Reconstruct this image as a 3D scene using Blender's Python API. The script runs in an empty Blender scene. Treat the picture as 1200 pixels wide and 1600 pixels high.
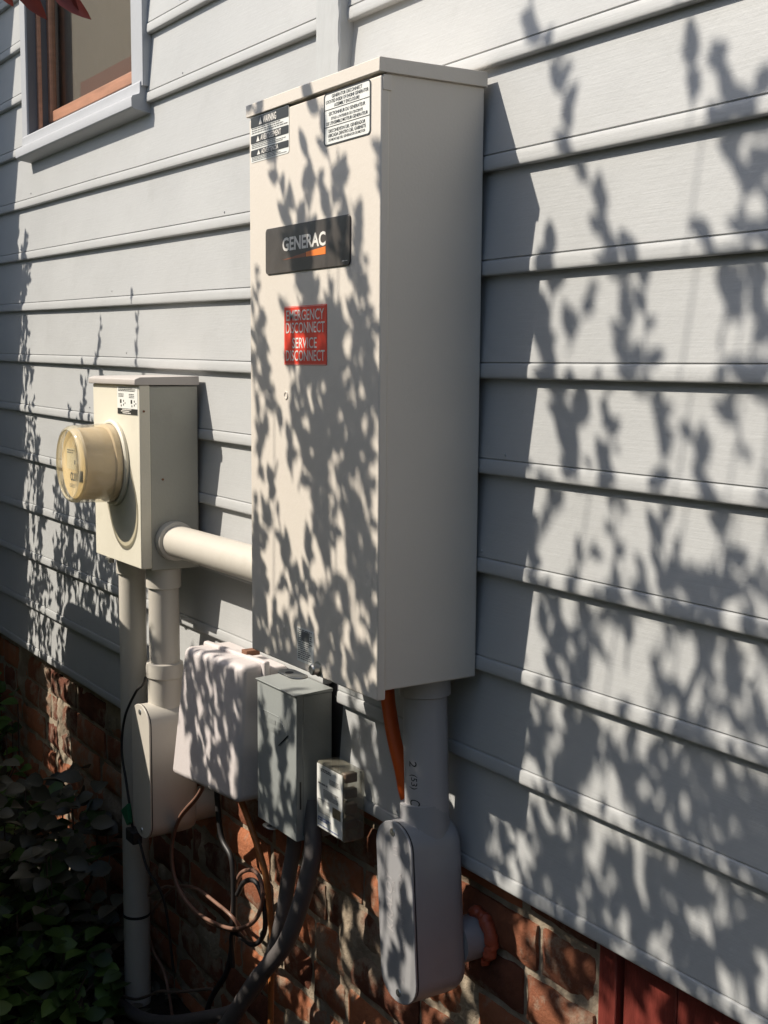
import bpy, bmesh, math, random
from mathutils import Vector, Matrix, noise
import numpy as np

random.seed(7); rng = np.random.default_rng(7)
sc = bpy.context.scene
COL = sc.collection
PI = math.pi

# ------------------------------------------------------------------ camera, sky, sun, exposure
cam_d = bpy.data.cameras.new('camera'); cam = bpy.data.objects.new('camera', cam_d); COL.objects.link(cam)
RT = Vector((0.53823256, 0.84276917, 0.00676982)); UP = Vector((-0.10050049, 0.05620501, 0.9933482)); FW = Vector((-0.83678274, 0.53533272, -0.11495008))
M = Matrix((RT, UP, -FW)).transposed().to_4x4(); M.translation = Vector((0, -1, 0))
cam.matrix_world = M
cam_d.sensor_fit = 'VERTICAL'; cam_d.sensor_height = 24.0; cam_d.lens = 1987.0 / 1600.0 * 24.0
cam_d.clip_start = 0.02; cam_d.clip_end = 400
sc.camera = cam

SUN = Vector((0.376, 0.641, -0.668)).normalized()          # direction the light travels
el = math.asin(-SUN.z); az = math.atan2(-SUN.x, -SUN.y)     # compass angle of the sun from +Y, clockwise
w = bpy.data.worlds.new('World'); sc.world = w; w.use_nodes = True
nt = w.node_tree; nt.nodes.clear()
sky = nt.nodes.new('ShaderNodeTexSky'); sky.sky_type = 'NISHITA'; sky.sun_disc = False
sky.sun_elevation = el; sky.sun_rotation = az
sky.air_density = 1.0; sky.dust_density = 1.5
bg = nt.nodes.new('ShaderNodeBackground'); bg.inputs[1].default_value = 0.115
wo = nt.nodes.new('ShaderNodeOutputWorld')
nt.links.new(sky.outputs[0], bg.inputs[0]); nt.links.new(bg.outputs[0], wo.inputs[0])
sun_d = bpy.data.lights.new('sun', 'SUN'); sun_d.energy = 4.4; sun_d.angle = math.radians(0.53); sun_d.color = (1.0, 0.925, 0.81)
sun = bpy.data.objects.new('sun', sun_d); COL.objects.link(sun)
sun.rotation_euler = SUN.to_track_quat('-Z', 'Y').to_euler(); sun.location = (-3, -4, 5)
sc.view_settings.view_transform = 'Standard'; sc.view_settings.look = 'None'
sc.view_settings.gamma = 1.0; sc.view_settings.use_curve_mapping = False
sc.view_settings.exposure = 0.43
sc.render.engine = 'CYCLES'
sc.render.resolution_x = 768; sc.render.resolution_y = 1024

# ------------------------------------------------------------------ materials
def node(nt, t, **kw):
    n = nt.nodes.new(t)
    for k, v in kw.items():
        if k in n.inputs: n.inputs[k].default_value = v
        else: setattr(n, k, v)
    return n

def mat(name, col, rough=0.5, metal=0.0, var=0.0, vscale=8.0, bump=0.0, bscale=60.0, stretch=(1, 1, 1), spec=0.5, dirt=None, dscale=5.0, damt=0.5, coat=0.0, rvar=0.0, dthr=(0.5, 0.7)):
    m = bpy.data.materials.new(name); m.use_nodes = True
    nt = m.node_tree; b = nt.nodes['Principled BSDF']
    b.inputs['Roughness'].default_value = rough; b.inputs['Metallic'].default_value = metal
    b.inputs['Specular IOR Level'].default_value = spec; b.inputs['Coat Weight'].default_value = coat
    tc = node(nt, 'ShaderNodeTexCoord'); mp = node(nt, 'ShaderNodeMapping'); mp.inputs['Scale'].default_value = stretch
    nt.links.new(tc.outputs['Object'], mp.inputs[0])
    c = node(nt, 'ShaderNodeRGB'); c.outputs[0].default_value = (*col, 1); out = c.outputs[0]
    if var:
        n = node(nt, 'ShaderNodeTexNoise', Scale=vscale, Detail=6.0, Roughness=0.6); nt.links.new(mp.outputs[0], n.inputs[0])
        r = node(nt, 'ShaderNodeMapRange'); r.inputs['From Min'].default_value = 0.25; r.inputs['From Max'].default_value = 0.75
        r.inputs['To Min'].default_value = 1 - var; r.inputs['To Max'].default_value = 1 + var
        nt.links.new(n.outputs[0], r.inputs[0])
        mx = node(nt, 'ShaderNodeVectorMath', operation='SCALE'); nt.links.new(out, mx.inputs[0]); nt.links.new(r.outputs[0], mx.inputs['Scale']); out = mx.outputs[0]
    if dirt:
        n = node(nt, 'ShaderNodeTexNoise', Scale=dscale, Detail=9.0, Roughness=0.68); nt.links.new(mp.outputs[0], n.inputs[0])
        r = node(nt, 'ShaderNodeMapRange'); r.inputs['From Min'].default_value = dthr[0]; r.inputs['From Max'].default_value = dthr[1]; r.inputs['To Max'].default_value = damt
        nt.links.new(n.outputs[0], r.inputs[0])
        mx = node(nt, 'ShaderNodeMixRGB'); mx.inputs[2].default_value = (*dirt, 1); nt.links.new(r.outputs[0], mx.inputs[0]); nt.links.new(out, mx.inputs[1]); out = mx.outputs[0]
    nt.links.new(out, b.inputs['Base Color'])
    if rvar:
        n = node(nt, 'ShaderNodeTexNoise', Scale=vscale * 2, Detail=5.0); nt.links.new(mp.outputs[0], n.inputs[0])
        r = node(nt, 'ShaderNodeMapRange'); r.inputs['To Min'].default_value = rough - rvar; r.inputs['To Max'].default_value = rough + rvar
        nt.links.new(n.outputs[0], r.inputs[0]); nt.links.new(r.outputs[0], b.inputs['Roughness'])
    if bump:
        n = node(nt, 'ShaderNodeTexNoise', Scale=bscale, Detail=5.0, Roughness=0.6); nt.links.new(mp.outputs[0], n.inputs[0])
        bp = node(nt, 'ShaderNodeBump', Strength=1.0, Distance=bump); nt.links.new(n.outputs[0], bp.inputs['Height']); nt.links.new(bp.outputs[0], b.inputs['Normal'])
    return m

def siding_mat():
    m = mat('painted_clapboard', (0.444, 0.448, 0.444), rough=0.48, var=0.05, vscale=3.0, spec=0.45, rvar=0.1, dirt=(0.33, 0.33, 0.32), dscale=9.0, damt=0.35, dthr=(0.56, 0.8))
    nt = m.node_tree; b = nt.nodes['Principled BSDF']
    tc = node(nt, 'ShaderNodeTexCoord')
    mp = node(nt, 'ShaderNodeMapping'); mp.inputs['Scale'].default_value = (5, 1, 110)
    g = node(nt, 'ShaderNodeTexNoise', Scale=3.0, Detail=6.0, Roughness=0.62, Distortion=0.4)
    nt.links.new(tc.outputs['Object'], mp.inputs[0]); nt.links.new(mp.outputs[0], g.inputs[0])
    g2 = node(nt, 'ShaderNodeTexNoise', Scale=28.0, Detail=6.0, Roughness=0.7); nt.links.new(tc.outputs['Object'], g2.inputs[0])
    g3 = node(nt, 'ShaderNodeTexNoise', Scale=4.0, Detail=2.0); nt.links.new(tc.outputs['Object'], g3.inputs[0])
    b1 = node(nt, 'ShaderNodeBump', Strength=1.0, Distance=0.00028); nt.links.new(g.outputs[0], b1.inputs['Height'])
    b2 = node(nt, 'ShaderNodeBump', Strength=1.0, Distance=0.0008); nt.links.new(g2.outputs[0], b2.inputs['Height']); nt.links.new(b1.outputs[0], b2.inputs['Normal'])
    b3 = node(nt, 'ShaderNodeBump', Strength=1.0, Distance=0.006); nt.links.new(g3.outputs[0], b3.inputs['Height']); nt.links.new(b2.outputs[0], b3.inputs['Normal'])
    nt.links.new(b3.outputs[0], b.inputs['Normal'])
    return m

def brick_mat():
    m = bpy.data.materials.new('worn_painted_brick'); m.use_nodes = True
    nt = m.node_tree; b = nt.nodes['Principled BSDF']; b.inputs['Roughness'].default_value = 0.85; b.inputs['Specular IOR Level'].default_value = 0.25
    tc = node(nt, 'ShaderNodeTexCoord'); at = node(nt, 'ShaderNodeAttribute', attribute_name='tone')
    rp = node(nt, 'ShaderNodeValToRGB'); rp.color_ramp.elements[0].color = (0.13, 0.048, 0.030, 1); rp.color_ramp.elements[1].color = (0.44, 0.16, 0.075, 1)
    n1 = node(nt, 'ShaderNodeTexNoise', Scale=22.0, Detail=8.0, Roughness=0.7); nt.links.new(tc.outputs['Object'], n1.inputs[0])
    ad = node(nt, 'ShaderNodeMath', operation='MULTIPLY_ADD'); ad.inputs[1].default_value = 0.9; nt.links.new(n1.outputs[0], ad.inputs[0])
    sb = node(nt, 'ShaderNodeMath', operation='SUBTRACT'); sb.inputs[1].default_value = 0.45; nt.links.new(at.outputs['Fac'], sb.inputs[0]); nt.links.new(sb.outputs[0], ad.inputs[2])
    nt.links.new(ad.outputs[0], rp.inputs[0])
    n2 = node(nt, 'ShaderNodeTexNoise', Scale=7.0, Detail=10.0, Roughness=0.72); nt.links.new(tc.outputs['Object'], n2.inputs[0])
    r = node(nt, 'ShaderNodeMapRange'); r.inputs['From Min'].default_value = 0.52; r.inputs['From Max'].default_value = 0.61; r.inputs['To Max'].default_value = 0.8; nt.links.new(n2.outputs[0], r.inputs[0])
    mx = node(nt, 'ShaderNodeMixRGB'); mx.inputs[2].default_value = (0.33, 0.27, 0.20, 1); nt.links.new(r.outputs[0], mx.inputs[0]); nt.links.new(rp.outputs[0], mx.inputs[1])
    nt.links.new(mx.outputs[0], b.inputs['Base Color'])
    n3 = node(nt, 'ShaderNodeTexNoise', Scale=70.0, Detail=8.0, Roughness=0.7); nt.links.new(tc.outputs['Object'], n3.inputs[0])
    bp = node(nt, 'ShaderNodeBump', Strength=1.0, Distance=0.004); nt.links.new(n3.outputs[0], bp.inputs['Height']); nt.links.new(bp.outputs[0], b.inputs['Normal'])
    return m

def leaf_mat(name, c1, c2, trans=0.25):
    m = bpy.data.materials.new(name); m.use_nodes = True
    nt = m.node_tree; b = nt.nodes['Principled BSDF']; b.inputs['Roughness'].default_value = 0.45
    at = node(nt, 'ShaderNodeAttribute', attribute_name='tone')
    rp = node(nt, 'ShaderNodeValToRGB'); rp.color_ramp.elements[0].color = (*c1, 1); rp.color_ramp.elements[1].color = (*c2, 1)
    nt.links.new(at.outputs['Fac'], rp.inputs[0]); nt.links.new(rp.outputs[0], b.inputs['Base Color'])
    t = node(nt, 'ShaderNodeBsdfTranslucent'); nt.links.new(rp.outputs[0], t.inputs[0])
    mx = node(nt, 'ShaderNodeMixShader', Fac=trans); nt.links.new(b.outputs[0], mx.inputs[1]); nt.links.new(t.outputs[0], mx.inputs[2])
    nt.links.new(mx.outputs[0], nt.nodes['Material Output'].inputs[0])
    return m

def clear_mat(name, tint=(1, 1, 1), fac=0.12, rough=0.05):
    """thin clear plastic or glass: transparent with a fresnel gloss"""
    m = bpy.data.materials.new(name); m.use_nodes = True; nt = m.node_tree; nt.nodes.clear()
    o = node(nt, 'ShaderNodeOutputMaterial'); t = node(nt, 'ShaderNodeBsdfTransparent'); t.inputs[0].default_value = (*tint, 1)
    g = node(nt, 'ShaderNodeBsdfGlossy', Roughness=rough); d = node(nt, 'ShaderNodeBsdfDiffuse'); d.inputs[0].default_value = (0.8, 0.75, 0.6, 1)
    f = node(nt, 'ShaderNodeFresnel'); ge = node(nt, 'ShaderNodeNewGeometry'); mr = node(nt, 'ShaderNodeMapRange')
    mr.inputs['To Min'].default_value = 1.5; mr.inputs['To Max'].default_value = 1 / 1.5      # thin sheet: same gloss from both sides
    nt.links.new(ge.outputs['Backfacing'], mr.inputs[0]); nt.links.new(mr.outputs[0], f.inputs['IOR'])
    m0 = node(nt, 'ShaderNodeMixShader', Fac=fac); nt.links.new(t.outputs[0], m0.inputs[1]); nt.links.new(d.outputs[0], m0.inputs[2])
    m1 = node(nt, 'ShaderNodeMixShader'); nt.links.new(f.outputs[0], m1.inputs[0]); nt.links.new(m0.outputs[0], m1.inputs[1]); nt.links.new(g.outputs[0], m1.inputs[2])
    nt.links.new(m1.outputs[0], o.inputs[0])
    return m

SID = siding_mat()
TRIM = mat('painted_trim', (0.45, 0.458, 0.455), rough=0.5, var=0.06, vscale=5, bump=0.0015, bscale=30, stretch=(3, 3, 0.6), dirt=(0.25, 0.24, 0.21), dscale=14, damt=0.5, dthr=(0.6, 0.75))
CASING = mat('painted_casing', (0.40, 0.41, 0.43), rough=0.5, var=0.04, vscale=8, bump=0.0006, bscale=70)
WOOD = mat('varnished_wood', (0.40, 0.20, 0.125), rough=0.42, var=0.22, vscale=10, stretch=(1, 1, 8), bump=0.0005, bscale=60)
DARKGAP = mat('dark_backing_and_shade', (0.10, 0.10, 0.11), rough=0.6, var=0.15)
TANSHEET = mat('tan_streaked_sheet', (0.215, 0.18, 0.15), rough=0.8, var=0.12, vscale=30, stretch=(14, 1, 0.6), bump=0.002, bscale=60)
REDBOARD = mat('dark_red_paint', (0.20, 0.035, 0.025), rough=0.55, var=0.25, vscale=12, bump=0.002, bscale=40, stretch=(4, 4, 0.7))
BRICK = brick_mat()
MORTAR = mat('lime_mortar', (0.33, 0.27, 0.20), rough=0.95, var=0.3, vscale=25, bump=0.005, bscale=70, spec=0.2, dirt=(0.18, 0.12, 0.08), dscale=9, damt=0.6)
BEIGE = mat('beige_steel_enamel', (0.68, 0.62, 0.545), rough=0.42, var=0.02, vscale=3, bump=0.00025, bscale=260, spec=0.45, rvar=0.06, dirt=(0.42, 0.36, 0.28), dscale=3.0, damt=0.25, dthr=(0.58, 0.85))
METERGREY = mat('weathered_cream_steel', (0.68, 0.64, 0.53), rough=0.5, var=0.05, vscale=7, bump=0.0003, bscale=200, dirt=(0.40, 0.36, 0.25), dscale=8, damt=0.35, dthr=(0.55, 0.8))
SOCKG = mat('weathered_shade_grey_steel', (0.36, 0.355, 0.31), rough=0.55, var=0.06, vscale=7, bump=0.0003, bscale=200, dirt=(0.22, 0.20, 0.16), dscale=8, damt=0.4, dthr=(0.55, 0.8))  # weathered steel, greyed to put the socket side's shade into its colour
PVC = mat('painted_pvc', (0.56, 0.52, 0.455), rough=0.42, var=0.04, vscale=9, bump=0.0004, bscale=50, dirt=(0.36, 0.31, 0.24), dscale=7, damt=0.35, dthr=(0.55, 0.8))
PVCG = mat('grey_pvc', (0.33, 0.325, 0.33), rough=0.36, var=0.04, vscale=9, bump=0.0003, bscale=90, dirt=(0.24, 0.22, 0.20), dscale=6, damt=0.4, dthr=(0.55, 0.8))
PVCL = mat('light_grey_pvc', (0.42, 0.40, 0.40), rough=0.4, var=0.04, vscale=9, bump=0.0003, bscale=90, dirt=(0.26, 0.24, 0.22), dscale=6, damt=0.35, dthr=(0.55, 0.8))
GREYSTEEL = mat('grey_enamel_steel', (0.27, 0.285, 0.275), rough=0.42, var=0.05, vscale=9, bump=0.0003, bscale=220, dirt=(0.16, 0.15, 0.13), dscale=10, damt=0.5, dthr=(0.55, 0.8))
NIDP = mat('pale_pink_grey_plastic', (0.62, 0.565, 0.55), rough=0.55, var=0.05, vscale=7, bump=0.0004, bscale=160, dirt=(0.38, 0.32, 0.28), dscale=7, damt=0.5, dthr=(0.5, 0.8))
ZINC = mat('zinc_plated_steel', (0.55, 0.54, 0.50), rough=0.35, metal=0.9, var=0.1, vscale=40)
RUST = mat('rusty_screw', (0.20, 0.09, 0.05), rough=0.8, var=0.3, vscale=80)
BLACKP = mat('black_plastic', (0.018, 0.018, 0.02), rough=0.45)
WHITEL = mat('white_vinyl', (0.78, 0.78, 0.74), rough=0.35, var=0.03, vscale=30)
BLACKL = mat('black_ink', (0.03, 0.03, 0.028), rough=0.4)
GREYINK = mat('grey_ink', (0.17, 0.17, 0.165), rough=0.5)
BLUEINK = mat('blue_grey_ink', (0.16, 0.20, 0.36), rough=0.5)
REDL = mat('red_vinyl', (0.85, 0.065, 0.035), rough=0.35, var=0.05, vscale=20)
WHITEINK = mat('white_ink', (0.80, 0.76, 0.70), rough=0.4)
BADGE = mat('dark_badge', (0.075, 0.065, 0.058), rough=0.3, var=0.3, vscale=18, bump=0.0004, bscale=40)
ORANGE = mat('orange_ink', (0.85, 0.22, 0.04), rough=0.35)
ORANGEP = mat('orange_plastic', (0.75, 0.12, 0.02), rough=0.4, var=0.08)
COPPERC = mat('brown_cable_sheath', (0.22, 0.12, 0.085), rough=0.45, var=0.2, vscale=30)
ORCABLE = mat('orange_brown_cable', (0.42, 0.15, 0.045), rough=0.45, var=0.15, vscale=30)
BLACKC = mat('black_cable', (0.022, 0.02, 0.02), rough=0.5)
GREYC = mat('grey_flexible_conduit', (0.11, 0.098, 0.094), rough=0.5, var=0.12, vscale=20, bump=0.0006, bscale=120)
CAULK = mat('red_brown_sealant', (0.42, 0.085, 0.04), rough=0.4, var=0.25, vscale=30, bump=0.003, bscale=60)
GREENP = mat('green_plastic', (0.02, 0.16, 0.07), rough=0.4)
METERIN = mat('meter_inner_tan', (0.58, 0.475, 0.34), rough=0.45, var=0.06, vscale=20)
METERFACE = mat('meter_face_cream', (0.85, 0.68, 0.40), rough=0.4, var=0.05, vscale=30)
CLEARY = clear_mat('yellowed_clear_plastic', (0.99, 0.96, 0.88), 0.10, 0.03)
CLEAR = clear_mat('clear_plastic', (0.9, 0.9, 0.88), 0.14, 0.12)
PANE = clear_mat('window_glass', (0.93, 0.93, 0.9), 0.0, 0.01)
SOIL = mat('dark_soil', (0.045, 0.034, 0.024), rough=0.95, var=0.4, vscale=12, bump=0.02, bscale=30, spec=0.2)
BARK = mat('shrub_bark', (0.10, 0.07, 0.05), rough=0.9, var=0.3, vscale=20)
LEAFG = leaf_mat('shrub_leaf', (0.03, 0.06, 0.015), (0.08, 0.13, 0.03))
LEAFR = leaf_mat('red_leaf', (0.20, 0.045, 0.035), (0.36, 0.09, 0.07), 0.3)
IVY = leaf_mat('ground_ivy_leaf', (0.03, 0.06, 0.015), (0.15, 0.26, 0.05), 0.25)
DRY = leaf_mat('dry_leaf', (0.05, 0.05, 0.032), (0.15, 0.13, 0.085), 0.1)
CASTG = mat('caster_green_enamel', (0.20, 0.23, 0.19), rough=0.5, var=0.06)

# ------------------------------------------------------------------ object helpers
ORG = {}
def thing(name, label, cat, loc, group=None, kind=None):
    o = bpy.data.objects.new(name, None); COL.objects.link(o); o.location = loc; o.empty_display_size = 0.05
    o['label'] = label; o['category'] = cat
    if group: o['group'] = group
    if kind: o['kind'] = kind
    ORG[o.name] = Vector(loc); return o

class MB:
    def __init__(s): s.v = []; s.f = []; s.tone = []
    def add(s, vs, fs):
        n = len(s.v); s.v += [tuple(v) for v in vs]; s.f += [tuple(i + n for i in f) for f in fs]; return s
    def box(s, x0, x1, y0, y1, z0, z1):
        return s.add([(x, y, z) for x in (x0, x1) for y in (y0, y1) for z in (z0, z1)],
              [(0, 1, 3, 2), (4, 6, 7, 5), (0, 4, 5, 1), (2, 3, 7, 6), (0, 2, 6, 4), (1, 5, 7, 3)])
    def tube(s, pts, r, n=16, caps=True, up=None):
        pts = [Vector(p) for p in pts]; rr = r if isinstance(r, (list, tuple)) else [r] * len(pts)
        vs = []; prev = None
        for i, p in enumerate(pts):
            t = (pts[min(i + 1, len(pts) - 1)] - pts[max(i - 1, 0)]).normalized()
            if prev is None:
                a = Vector((0, 0, 1)) if abs(t.z) < 0.9 else Vector((0, 1, 0))
                u = t.cross(a).normalized()
            else: u = (prev - t * prev.dot(t)).normalized()
            prev = u; v = t.cross(u)
            for k in range(n):
                a = 2 * PI * k / n; vs.append(p + (u * math.cos(a) + v * math.sin(a)) * rr[i])
        fs = []
        for i in range(len(pts) - 1):
            for k in range(n):
                fs.append((i * n + k, i * n + (k + 1) % n, (i + 1) * n + (k + 1) % n, (i + 1) * n + k))
        if caps:
            fs.append(tuple(range(n - 1, -1, -1))); fs.append(tuple(range((len(pts) - 1) * n, len(pts) * n)))
        return s.add(vs, fs)
    def lathe_y(s, prof, cx, cz, n=64):
        """prof: list of (radius, y)"""
        vs = []; m = len(prof)
        for (r, y) in prof:
            for k in range(n):
                a = 2 * PI * k / n; vs.append((cx + r * math.cos(a), y, cz + r * math.sin(a)))
        fs = [(i * n + k, i * n + (k + 1) % n, (i + 1) * n + (k + 1) % n, (i + 1) * n + k) for i in range(m - 1) for k in range(n)]
        return s.add(vs, fs)
    def prism_y(s, poly, y0, y1):
        """poly of (x,z), front at y0"""
        n = len(poly)
        vs = [(x, y0, z) for x, z in poly] + [(x, y1, z) for x, z in poly]
        fs = [tuple(range(n)), tuple(range(2 * n - 1, n - 1, -1))] + [(i, i + n, (i + 1) % n + n, (i + 1) % n) for i in range(n)]
        return s.add(vs, fs)
    def prism_x(s, poly, x0, x1):
        n = len(poly)
        vs = [(x0, y, z) for y, z in poly] + [(x1, y, z) for y, z in poly]
        fs = [tuple(range(n)), tuple(range(2 * n - 1, n - 1, -1))] + [(i, i + n, (i + 1) % n + n, (i + 1) % n) for i in range(n)]
        return s.add(vs, fs)
    def xf(s, fn, start=0):
        s.v[start:] = [tuple(fn(Vector(v))) for v in s.v[start:]]; return s

def build(name, mb, m, parent=None, bevel=0, seg=2, smooth=True, label=None, cat=None, group=None, kind=None, ang=35, mats=None, fmat=None):
    me = bpy.data.meshes.new(name); org = ORG.get(parent.name, Vector((0, 0, 0))) if parent else Vector((0, 0, 0))
    V = np.array(mb.v, dtype=float) - np.array(org)
    me.from_pydata(V.tolist(), [], mb.f); me.validate()
    bm = bmesh.new(); bm.from_mesh(me); bmesh.ops.recalc_face_normals(bm, faces=bm.faces); bm.to_mesh(me); bm.free()
    for mm in (mats or [m]): me.materials.append(mm)
    if fmat is not None: me.polygons.foreach_set('material_index', fmat)
    if mb.tone and len(mb.tone) == len(me.vertices):
        a = me.attributes.new('tone', 'FLOAT', 'POINT'); a.data.foreach_set('value', mb.tone)
    if smooth:
        me.shade_smooth(); me.set_sharp_from_angle(angle=math.radians(ang))
    o = bpy.data.objects.new(name, me); COL.objects.link(o)
    if parent: o.parent = parent
    ORG[o.name] = org
    if bevel:
        b = o.modifiers.new('bevel', 'BEVEL'); b.width = bevel; b.segments = seg; b.limit_method = 'ANGLE'; b.angle_limit = math.radians(40); b.harden_normals = False
    if label: o['label'] = label
    if cat: o['category'] = cat
    if group: o['group'] = group
    if kind: o['kind'] = kind
    return o

def text_mb(s, bold=0.0, spacing=1.0, shear=0.0):
    """text as a flat mesh scaled to the unit square, returned as (verts in 0..1, faces)"""
    cu = bpy.data.curves.new('text', 'FONT'); cu.body = s; cu.size = 1; cu.resolution_u = 3; cu.space_character = spacing
    cu.offset = bold; cu.shear = shear; cu.fill_mode = 'FRONT'
    o = bpy.data.objects.new('text', cu); COL.objects.link(o)
    dg = bpy.context.evaluated_depsgraph_get(); dg.update()
    me = bpy.data.meshes.new_from_object(o.evaluated_get(dg))
    vs = [(v.co.x, v.co.y) for v in me.vertices]; fs = [tuple(p.vertices) for p in me.polygons]
    bpy.data.objects.remove(o); bpy.data.curves.remove(cu); bpy.data.meshes.remove(me)
    x0 = min(v[0] for v in vs); x1 = max(v[0] for v in vs); y0 = min(v[1] for v in vs); y1 = max(v[1] for v in vs)
    return [((a - x0) / (x1 - x0), (b - y0) / (y1 - y0)) for a, b in vs], fs, (x1 - x0) / (y1 - y0)

def put_text(mb, s, x0, x1, z0, z1, y, bold=0.0, spacing=1.0, shear=0.0, depth=0.0):
    vs, fs, _ = text_mb(s, bold, spacing, shear)
    mb.add([(x0 + a * (x1 - x0), y, z0 + b * (z1 - z0)) for a, b in vs], fs)
    return mb

def text_c(mb, s, cx, z0, h, y, wmax=None, k=0.8, **kw):
    """centred line of height h, condensed by k, never wider than wmax"""
    vs, fs, ar = text_mb(s, **kw); wd = h * ar * k
    if wmax: wd = min(wd, wmax)
    mb.add([(cx + (a - 0.5) * wd, y, z0 + b * h) for a, b in vs], fs); return mb

def spline(pts, n=8):
    P = [Vector(p) for p in pts]; P = [P[0] * 2 - P[1]] + P + [P[-1] * 2 - P[-2]]; out = []
    for i in range(1, len(P) - 2):
        for k in range(n):
            t = k / n; a, b, c, d = P[i - 1:i + 3]
            out.append(0.5 * ((2 * b) + (c - a) * t + (2 * a - 5 * b + 4 * c - d) * t * t + (3 * b - a - 3 * c + d) * t ** 3))
    out.append(P[-2]); return out

def stadium(cx, cz, wd, ht, n=14, squash=1.0):
    r = wd / 2; pts = []; rz = r * squash
    for k in range(n + 1):
        a = PI * k / n; pts.append((cx + r * math.cos(a), cz + ht / 2 - rz + rz * math.sin(a)))
    for k in range(n + 1):
        a = PI + PI * k / n; pts.append((cx + r * math.cos(a), cz - ht / 2 + rz + rz * math.sin(a)))
    return pts

def rrect(x0, x1, z0, z1, r, n=5):
    out = []
    for (cx, cz, a0) in ((x1 - r, z1 - r, 0), (x0 + r, z1 - r, 90), (x0 + r, z0 + r, 180), (x1 - r, z0 + r, 270)):
        for k in range(n + 1):
            a = math.radians(a0 + 90 * k / n); out.append((cx + r * math.cos(a), cz + r * math.sin(a)))
    return out

def fine_lines(mb, x0, x1, z0, z1, n, y, fill=0.55, gap=0.12):
    """rows of unreadably small print, word by word"""
    dz = (z1 - z0) / n
    for i in range(n):
        zt = z1 - i * dz; x = x0; end = x1 - random.random() ** 2 * (x1 - x0) * 0.4
        while x < end:
            wd = dz * random.uniform(1.0, 4.0); wd = min(wd, end - x)
            mb.box(x, x + wd, y, y + 0.0001, zt - dz * fill, zt)
            x += wd + dz * 0.5
    return mb

# ------------------------------------------------------------------ ground
g = MB(); 
g.add([(-60, -60, -1.35), (60, -60, -1.35), (60, 60, -1.35), (-60, 60, -1.35)], [(0, 1, 2, 3)])
build('ground', g, SOIL, kind='structure', smooth=False)

# ------------------------------------------------------------------ the house
HOUSE = thing('house', 'grey clapboard house wall over a painted brick foundation, with a wooden window', 'house', (-1.5, 0.1, -1.35))

def cladding(xa, xb, lines, zt, step=0.25, tops=None):
    """lines: list of (z at xa, z at xb) of every board's bottom edge, top to bottom"""
    mb = MB(); n = max(2, int((xb - xa) / step)); prev = zt
    TB = 0.0110
    for i, (za, zb) in enumerate(lines):
        ta, tb = prev
        R = 0.0092; prof = []
        # (y, kind, value): 't' relative to the top, 'b' above the bottom edge
        prof.append((TB, 't', 0.004)); prof.append((TB, 't', -0.01))
        prof.append((0.0022, 'b', 0.0245)); prof.append((0.0020, 'b', 0.0215)); prof.append((0.0042, 'b', 0.0206)); prof.append((0.0042, 'b', 0.0199))
        for yy, vv in ((0.0022, 0.0193), (0.0008, 0.0184), (0.0002, 0.0168), (-0.0003, 0.0120), (-0.0006, 0.0070), (-0.0006, 0.0030), (0.0000, 0.0012), (0.0012, 0.0002), (0.0030, 0.0), (0.016, 0.0008)):
            prof.append((yy, 'b', vv))
        prof.append((0.016, 'b', 0.006))
        vs = []; m = len(prof)
        for j in range(n + 1):
            x = xa + (xb - xa) * j / n; f = j / n
            zb_ = za + (zb - za) * f; zt_ = ta + (tb - ta) * f
            wv = 0.0012 * noise.noise(Vector((x * 1.7, i * 3.3, 0))); wz = 0.0010 * noise.noise(Vector((x * 2.3, i * 5.1, 9)))
            for y, k, v in prof:
                z = (zt_ + v) if k == 't' else (zb_ + v + wz)
                vs.append((x, y + (wv if y < 0.009 else 0), z))
        fs = [(j * m + a, (j + 1) * m + a, (j + 1) * m + a + 1, j * m + a + 1) for j in range(n) for a in range(m - 1)]
        fs.append(tuple(range(m))); fs.append(tuple(n * m + a for a in range(m - 1, -1, -1)))
        mb.add(vs, fs); prev = (za, zb)
        x = xa + random.uniform(0.1, 0.4)
        while x < xb - 0.03:                               # painted-over nail heads and small dents
            f = (x - xa) / (xb - xa); z = za + (zb - za) * f + 0.030 + random.uniform(-0.003, 0.004); y = 0.0016; r = 0.0017
            mb.add([(x + r * math.cos(k * PI / 4), y - 0.0004, z + r * math.sin(k * PI / 4)) for k in range(8)] + [(x + r * 1.5 * math.cos(k * PI / 4), y + 0.0026, z + r * 1.5 * math.sin(k * PI / 4)) for k in range(8)],
                   [tuple(range(8))] + [(k, (k + 1) % 8, (k + 1) % 8 + 8, k + 8) for k in range(8)])
            x += random.uniform(0.7, 1.5)
    return mb

def ln(z2, s, xa, xb, xr): return (z2 + s * (xa - xr), z2 + s * (xb - xr))
XL0, XL1 = -6.0, -1.742
LD = [(1.80, 0), (1.67, 0), (1.54, 0), (1.412, 0), (1.284, 0), (1.156, 0), (1.028, 0), (0.90, -0.004), (0.772, -0.006), (0.642, -0.008), (0.5107, -0.009), (0.3693, -0.0158), (0.2392, -0.0164), (0.1113, -0.0155), (-0.0158, -0.0124), (-0.1438, -0.0114),
      (-0.2655, -0.0095), (-0.389, -0.002), (-0.513, 0.0), (-0.645, 0.0), (-0.768, 0.0)]
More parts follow.
